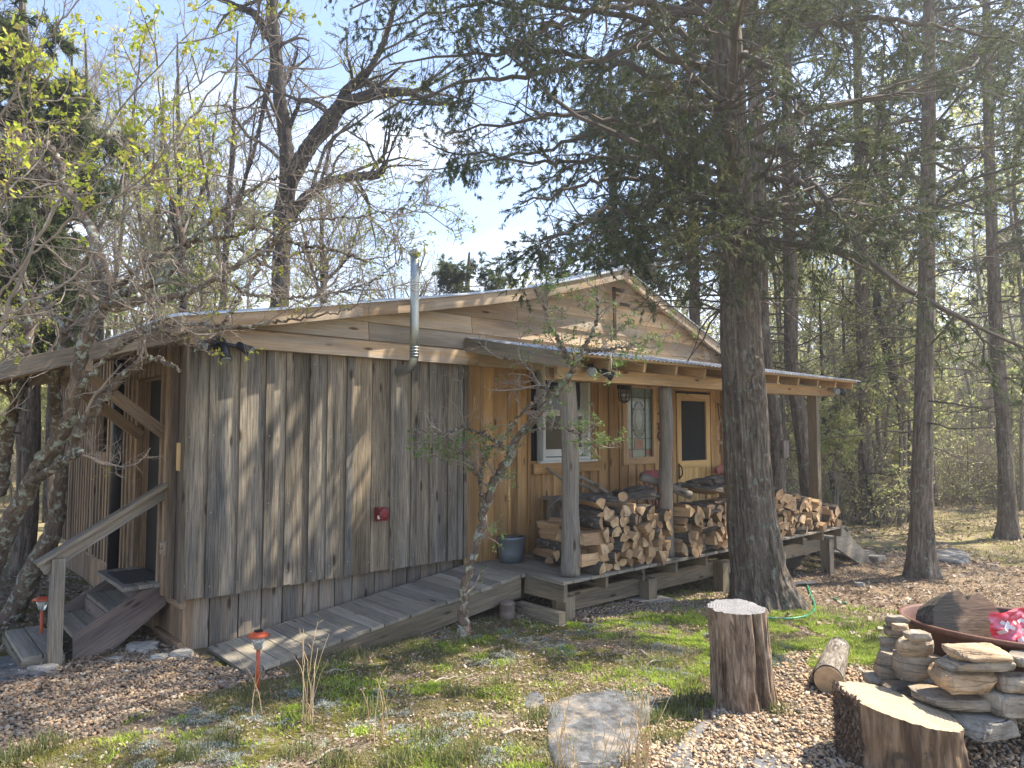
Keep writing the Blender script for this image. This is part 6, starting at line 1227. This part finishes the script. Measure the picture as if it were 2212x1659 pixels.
# ------------------------------------------------------------------ ground cover
def scatter(n, x0, x1, y0, y1, poly=None, out=None, jt=True):
    x = rng.uniform(x0, x1, n); y = rng.uniform(y0, y1, n); a, b_ = jit(x, y) if jt else (x, y); k = np.ones(n, bool)
    if poly is not None: k &= np.any([pip(p, a, b_) for p in poly], 0)
    if out is not None: k &= ~np.any([pip(p, a, b_) for p in out], 0)
    k &= ~((x > 2.1) & (y > 6.4) & (x < 10.4)) & ~((x > 2.3) & (x < 5.1) & (y > 5.7) & (y < 6.5)); return x[k], y[k]
def inview(x, y, mg=420):
    z = ground(x, y); q = np.stack([x, y, z], -1)-CAM; w_ = q@FW; px = CX+F*(q@RT)/w_; py = CY-F*(q@UP)/w_; return (w_ > .5) & (px > -mg) & (px < 2212+mg) & (py < 1659+mg)
def pebbles(mb, x, y, s, base, sink=.25, flat=(.45, .8)):
    V0, f0 = base; n_ = len(x); a = rng.normal(size=(n_, 3, 3)); Qm, _ = np.linalg.qr(a); sc = np.stack([s, s*rng.uniform(.6, .95, n_), s*rng.uniform(*flat, n_)], -1)*.5
    lump = 1+.16*rng.normal(size=(n_, len(V0), 1)).clip(-1.3, 1.3)
    # keep flattest axis roughly up
    tl = rng.normal(size=(n_, 2))*.28; ang = rng.uniform(0, 6.283, n_); u = V0[None]*sc[:, None]*lump
    c_, s_ = np.cos(ang)[:, None], np.sin(ang)[:, None]; X_, Y_ = u[..., 0]*c_-u[..., 1]*s_, u[..., 0]*s_+u[..., 1]*c_; Z_ = u[..., 2]+X_*tl[:, :1]+Y_*tl[:, 1:]
    z = ground(x, y)+sc[:, 2]*(1-sink*2)+rng.uniform(0, .012, n_); V = np.stack([X_+x[:, None], Y_+y[:, None], Z_+z[:, None]], -1)
    Fc = (np.arange(n_)*len(V0))[:, None, None]+f0[None]; mb.add(V.reshape(-1, 3), Fc.reshape(-1, 3), np.repeat(rng.random(n_), len(V0)), V.reshape(-1, 3))
pm, t, b = newmat('river_gravel'); rn = attr(t, 'rnd', True); geo = nd(t, 'ShaderNodeNewGeometry').outputs['Position']
c = ramp(t, [(0, (.31, .205, .125)), (.18, (.44, .315, .195)), (.36, (.28, .215, .155)), (.5, (.50, .375, .245)), (.66, (.36, .225, .14)), (.8, (.54, .45, .33)), (.94, (.25, .23, .2)), (1, (.58, .52, .43))], rn)
c = mixc(t, c, ramp(t, [(.3, g3(.7)), (.7, g3(1.2))], noise(t, geo, 55, 4, .7)), 1., 'MULTIPLY'); t.links.new(c, b.inputs['Base Color']); b.inputs['Roughness'].default_value = .8; b.inputs['Specular IOR Level'].default_value = .25
pm2 = pm.copy(); pm2.name = 'shaded_brown_gravel'  # browner, darker copy of the river gravel; shade on this ground put into the colour
for e_, c_ in zip([n_ for n_ in pm2.node_tree.nodes if n_.type == 'VALTORGB' and len(n_.color_ramp.elements) > 4][0].color_ramp.elements, ((.22, .145, .09), (.33, .235, .155), (.19, .145, .105), (.37, .28, .19), (.26, .165, .105), (.40, .33, .25), (.18, .165, .145), (.44, .39, .33))): e_.color = (*c_, 1)
gv = MB(); x, y = scatter(60000, .2, 7.5, .6, 6, [GR_R]); k = inview(x, y); x, y = x[k], y[k]; pebbles(gv, x, y, rng.uniform(.010, .026, len(x))+.022*rng.random(len(x))**5, (I1, I1f))
x, y = scatter(5000, 2.4, 4.6, 1.6, 3.4); k = inview(x, y) & (fbm(np.stack([x*2.2, y*2.2, 0*x], -1), 3, 19) > .46); pebbles(gv, x[k], y[k], rng.uniform(.010, .028, k.sum()), (I1, I1f), .3)
gv.build('gravel', pm, None, True, kind='stuff', label='loose tan river gravel around the stumps and stone ring', cat='gravel')
gv = MB(); x, y = scatter(60000, -.5, 5, 3.8, 8.6, [GR_L]); k = inview(x, y); x, y = x[k], y[k]; pebbles(gv, x, y, rng.uniform(.012, .036, len(x)), (I1, I1f)); x, y = scatter(26000, 4, 10, 3.8, 6.6, [GR_P]); pebbles(gv, x, y, rng.uniform(.014, .035, len(x)), (I1, I1f))
gv.build('chip_gravel', pm2, None, True, kind='stuff', label='brown chip gravel before the steps and under the deck edge', cat='gravel')
gv = MB(); x, y = scatter(5000, 0, 9, 1.0, 6.4, None, [GR_L, GR_R]); k = inview(x, y) & (fbm(np.stack([x*1.1, y*1.1, 0*x], -1), 3, 9) > .5); x, y = x[k], y[k]; pebbles(gv, x, y, rng.uniform(.008, .03, len(x)), (I1, I1f), .35)
gv.build('scattered_pebbles', pm, None, True, kind='stuff', label='small stones scattered through the moss', cat='pebbles')
# leaf litter
lm = leafm('dry_leaf_litter', [(0, (.10, .065, .045)), (.35, (.20, .14, .10)), (.7, (.33, .255, .19)), (1, (.47, .41, .34))], .15)
def flakes(mb, x, y, size, lift=.012):
    n_ = len(x); z = ground(x, y); p = np.stack([x, y, z+lift*rng.random(n_)], -1); a = rng.uniform(0, 6.283, n_); tl = rng.normal(size=(n_, 2))*.4
    d = np.stack([np.cos(a), np.sin(a), tl[:, 0]], -1)*size[:, None]; s_ = np.stack([-np.sin(a), np.cos(a), tl[:, 1]], -1)*(size*rng.uniform(.15, .6, n_))[:, None]*.5
    V = np.stack([p-d*.5, p+s_+[0, 0, .004], p+d*.5, p-s_+[0, 0, .004]], 1); mb.add(V.reshape(-1, 3), np.arange(n_)[:, None]*4+np.arange(4), np.repeat(rng.random(n_), 4))
li = MB(); x, y = scatter(60000, 4, 17, -2, 6.4, [LITTER]); flakes(li, x, y, rng.uniform(.015, .06, len(x)), .02); x, y = scatter(150000, 0, 12, -1, 6.6); k = inview(x, y) & (fbm(np.stack([x*2, y*2, 0*x], -1), 3, 4) > .43); flakes(li, x[k], y[k], rng.uniform(.008, .038, k.sum()))
x, y = scatter(75000, 1, 9, -1.5, 6); k = inview(x, y); flakes(li, x[k], y[k], rng.uniform(.006, .026, k.sum()), .01)
x, y = scatter(60000, 7, 34, -6, 14); k = inview(x, y) & (fbm(np.stack([x, y, 0*x], -1), 3, 4) > .45); flakes(li, x[k], y[k], rng.uniform(.04, .13, k.sum()), .03)
x, y = scatter(30000, -4, 2.0, 6.5, 20); k = inview(x, y); flakes(li, x[k], y[k], rng.uniform(.02, .09, k.sum()), .03); x = rng.uniform(5, 11.4, 9000); y = rng.uniform(5.0, 6.5, 9000); flakes(li, x, y, rng.uniform(.02, .06, 9000))
x, y = scatter(30000, -.5, 5, 3.8, 8.6, [GR_L]); flakes(li, x, y, rng.uniform(.012, .04, len(x)), .035)
li.build('leaf_litter', lm, kind='stuff', label='dry brown leaves and needles over the ground', cat='leaf litter')
# grass and low plants
def blades(mb, x, y, h, wd, lean=.5, mat=0, r=None, z=None):
    n_ = len(x); z = ground(x, y)-.004 if z is None else z; p = np.stack([x, y, z], -1); a = rng.uniform(0, 6.283, n_); ln_ = rng.uniform(.1, 1, n_)*lean
    d = np.stack([np.cos(a)*ln_, np.sin(a)*ln_, np.ones(n_)], -1); d = nrm(d)*h[:, None]; s_ = np.stack([-np.sin(a), np.cos(a), 0*a], -1)*wd[:, None]*.5; bend = np.stack([np.cos(a), np.sin(a), -.5+0*a], -1)*(h*ln_*.35)[:, None]
    V = np.stack([p-s_, p+s_, p+d*.55+s_*.8, p+d*.55-s_*.8, p+d+bend], 1); i = np.arange(n_)[:, None]*5; rr = np.repeat(rng.random(n_) if r is None else r, 5)
    mb.add(V.reshape(-1, 3), i+np.array([0, 1, 2, 3]), rr, None, mat); b0 = mb.n-5*n_; mb.F.append(b0+i+np.array([3, 2, 4])); mb.M.append(np.full(n_, mat, np.int32))
gm_ = leafm('short_grass', [(0, (.085, .11, .04)), (.4, (.15, .18, .06)), (.6, (.26, .24, .11)), (1, (.42, .35, .21))], .35)
sm_ = leafm('bright_stonecrop', [(0, (.20, .29, .045)), (.6, (.32, .42, .065)), (1, (.46, .50, .11))], .4)
mm_ = leafm('moss_tips', [(0, (.10, .10, .028)), (.5, (.18, .175, .04)), (1, (.28, .25, .08))], .3)
lc_ = leafm('reindeer_lichen', [(0, (.19, .215, .185)), (.6, (.29, .315, .275)), (1, (.38, .40, .36))], .2)
def clus(x, y, f, s, th): return fbm(np.stack([x*f, y*f, 0*x+s], -1), 3, s) > th
sd = MB(); x, y = scatter(420000, 3, 9, 1, 5.2, SEDUM); k = clus(x, y, 3.2, 2, .45); x, y = x[k], y[k]
blades(sd, x, y, rng.uniform(.012, .045, len(x))*(.6+.9*fbm(np.stack([x*4, y*4, 0*x], -1), 2, 6)), rng.uniform(.005, .010, len(x)), 1.1)
cx_, cy_ = scatter(170, .8, 8, 2.2, 5.4, None, [GR_R]); 
for a, b_ in zip(cx_, cy_):
    n_ = random.randint(60, 260); s_ = random.uniform(.03, .09); blades(sd, a+rng.normal(size=n_)*s_, b_+rng.normal(size=n_)*s_, rng.uniform(.015, .05, n_), rng.uniform(.005, .011, n_), 1.2, r=np.full(n_, random.random())*.5+.5*rng.random(n_))
sd.build('stonecrop', sm_, kind='stuff', label='bright green low stonecrop spreading behind the tall stump', cat='ground cover')
ms = MB(); x, y = scatter(700000, 0, 9, 2.0, 5.7, None, [GR_R, GR_L]); k = inview(x, y) & clus(x, y, 2.0, 12, .52); x, y = x[k], y[k]; blades(ms, x, y, rng.uniform(.006, .022, len(x)), rng.uniform(.003, .007, len(x)), 1.3); ms.build('moss', mm_, kind='stuff', label='olive moss cushions between the ramp and the slab', cat='moss')
lc = MB(); cx_, cy_ = scatter(330, .6, 7, 2.4, 5.6, None, [GR_R, GR_L]); k = clus(cx_, cy_, .9, 21, .47); cx_, cy_ = cx_[k], cy_[k]
big = [G(1085, 1420)[:2], G(1190, 1395)[:2], G(1230, 1405)[:2], G(1050, 1435)[:2], G(1150, 1385)[:2], G(1330, 1430)[:2], G(820, 1500)[:2]]
for q, (a, b_) in enumerate(big+list(zip(cx_, cy_))):
    R_ = .11 if q < 5 else random.uniform(.03, .10); n_ = int(R_*R_*110000)+60; xx, yy = a+R_*.75*rng.normal(size=n_), b_+R_*.75*rng.normal(size=n_); cf = fbm(np.stack([xx*16, yy*16, 0*xx+q], -1), 3, 5)
    kk = cf > .40+.10*np.hypot(xx-a, yy-b_)/R_; xx, yy, cf = xx[kk], yy[kk], cf[kk]; n_ = len(xx); hz = np.clip(cf-.40, 0, 1)*R_*1.1*np.exp(-((xx-a)**2+(yy-b_)**2)/(1.6*R_)**2)
    blades(lc, xx, yy, rng.uniform(.006, .018, n_), rng.uniform(.003, .007, n_), 1.8, z=ground(xx, yy)+hz-.004)
lc.build('reindeer_lichen', lc_, kind='stuff', label='pale grey green lichen cushions in the moss', cat='lichen')
gr = MB(); x, y = scatter(150000, 0, 9, 1.6, 5.8, None, [GR_R, GR_L]); k = inview(x, y) & clus(x, y, 1.4, 31, .57); x, y = x[k], y[k]; blades(gr, x, y, rng.uniform(.02, .07, len(x)), rng.uniform(.0015, .004, len(x)), .9)
cx_, cy_ = np.array([G(a, b_)[:2] for a, b_ in [(900, 1640), (850, 1655), (960, 1650), (930, 1600), (720, 1650), (640, 1630), (1010, 1640), (800, 1540), (980, 1500), (1490, 1480), (1880, 1385), (1840, 1360), (1490, 1500), (60, 1630), (110, 1610), (20, 1650), (1160, 1560), (1080, 1480), (760, 1420), (1680, 1540), (1375, 1520), (400, 1640), (480, 1600), (1450, 1530), (1480, 1545), (1425, 1560), (1440, 1600), (1500, 1520)]]).T
for a, b_ in zip(cx_, cy_): n_ = random.randint(90, 200); blades(gr, a+rng.normal(size=n_)*.06, b_+rng.normal(size=n_)*.06, rng.uniform(.04, .13, n_), rng.uniform(.003, .007, n_), .7, r=.7*rng.random(n_))
x, y = scatter(260000, 7, 34, -7, 12, None, [LITTER]); k = inview(x, y) & clus(x, y, .55, 41, .47); x, y = x[k], y[k]; blades(gr, x, y, rng.uniform(.03, .08, len(x)), rng.uniform(.006, .014, len(x)), 1., r=.3+.7*rng.random(len(x)))
gr.build('grass', gm_, kind='stuff', label='sparse short grass over the lawn and moss', cat='grass')
# dry grass tufts and twigs, each a thing
dm = leafm('straw_grass', [(0, (.50, .33, .17)), (.5, (.62, .45, .26)), (1, (.70, .57, .38))], .2)
TF = [(1205, 1660, .42, 9, 'straw coloured dry grass tuft in front of the large slab'), (1300, 1668, .30, 5, 'few dry stems on the right half of the large slab'), (1385, 1672, .50, 16, 'tallest dry grass tuft at the right edge of the slab'), (1238, 1672, .2, 6, 'short dry tuft at the bottom edge before the slab'), (665, 1560, .62, 9, 'tall thin dry stems standing before the ramp'), (1350, 1655, .25, 12, 'bushy dry tuft between the slab and the gravel'), (560, 1545, .40, 3, 'single arching dry stems by the orange light'), (830, 1600, .42, 6, 'dark thin weed stems in the mossy patch'), (2140, 1310, .5, 3, 'thin bare stem rising behind the kettle')]
for x_, y_, h_, n_, lb in TF:
    p = G(x_, min(y_, 1690)); P = []; 
    for q in range(n_):
        a = random.uniform(0, 6.28); l_ = random.uniform(.05, .45); h2 = h_*random.uniform(.6, 1.05); o_ = np.array([random.gauss(0, .03), random.gauss(0, .03), 0]); s_ = np.linspace(0, 1, 9)[:, None]; P.append(p+o_+np.array([math.cos(a)*l_*h2, math.sin(a)*l_*h2, 0])*s_**2+np.array([0, 0, h2])*s_*(1-.15*l_*s_)+.004*rng.normal(size=(9, 3)))
    P = np.array(P); m = MB(); m.tubes(P, np.full((n_, 1), .0032)*np.linspace(1, .5, 9)[None], 4, rng.random(n_)); pp, dd = along(P, np.ones(P.shape[:2]), 3, .6); nd_ = nrm(dd+.5*rng.normal(size=dd.shape)); V = np.stack([pp, pp+nd_*.03+np.cross(nd_, HZ)*.003, pp+nd_*.07], 1); m.add(V.reshape(-1, 3), np.arange(len(pp))[:, None]*3+np.arange(3), .6)
    tag(m.build('dry_grass_tuft', dm), lb, 'grass tuft')
for k, (a, c_, r_, lb) in enumerate((((1085, 1590), (1172, 1580), .011, 'short pale stick lying left of the large slab'), ((700, 1455), (760, 1448), .006, 'thin twig on the ground below the ramp'), ((740, 1620), (660, 1655), .009, 'forked grey twig near the bottom edge'), ((930, 1480), (985, 1462), .006, 'pale twig lying in the moss'), ((1395, 1440), (1440, 1425), .008, 'white stick beside the tall stump'), ((300, 1520), (385, 1545), .005, 'thin fallen twig on the left gravel'), ((1380, 1410), (1400, 1420), .012, 'chip of pale wood in the moss'), ((1700, 1270), (1760, 1262), .03, 'gnarled grey root piece beside the big cedar'), ((1760, 1200), (1810, 1215), .02, 'bleached branch under the end of the deck'))):
    p0, p1 = G(*a)+[0, 0, r_], G(*c_)+[0, 0, r_]; m = MB(); P = catmull([p0, (p0*.6+p1*.4)+[.01, .015, .012], (p0*.3+p1*.7)+[-.01, -.012, .004], p1], 14); m.tube(P, np.linspace(r_, r_*.6, 14), 8, amp=.3, fq=30, seed=k)
    tag(m.build('fallen_stick', plain('bleached_stick', (.34, .29, .24), .9, 0, .3, 20) if k not in (5,) else W['twigd'], smooth=True), lb, 'stick')
bpy.context.view_layer.update()

# ------------------------------------------------------------------ haze volume added to imitate lens flare
hz_ = MB(); hz_.box((30, 25, 21), (190, 190, 60), rnd=0); hv = bpy.data.materials.new('flare_haze'); hv.use_nodes = True; t = hv.node_tree; t.nodes.clear()
o_ = nd(t, 'ShaderNodeOutputMaterial'); pv = nd(t, 'ShaderNodeVolumePrincipled'); pv.inputs['Density'].default_value = .0027; pv.inputs['Color'].default_value = (.93, .95, 1, 1); pv.inputs['Anisotropy'].default_value = .55
t.links.new(pv.outputs[0], o_.inputs['Volume']); hz_.build('haze', hv, kind='stuff', label='thin bright haze volume added to imitate the lens flare', cat='haze')
bpy.context.view_layer.update()
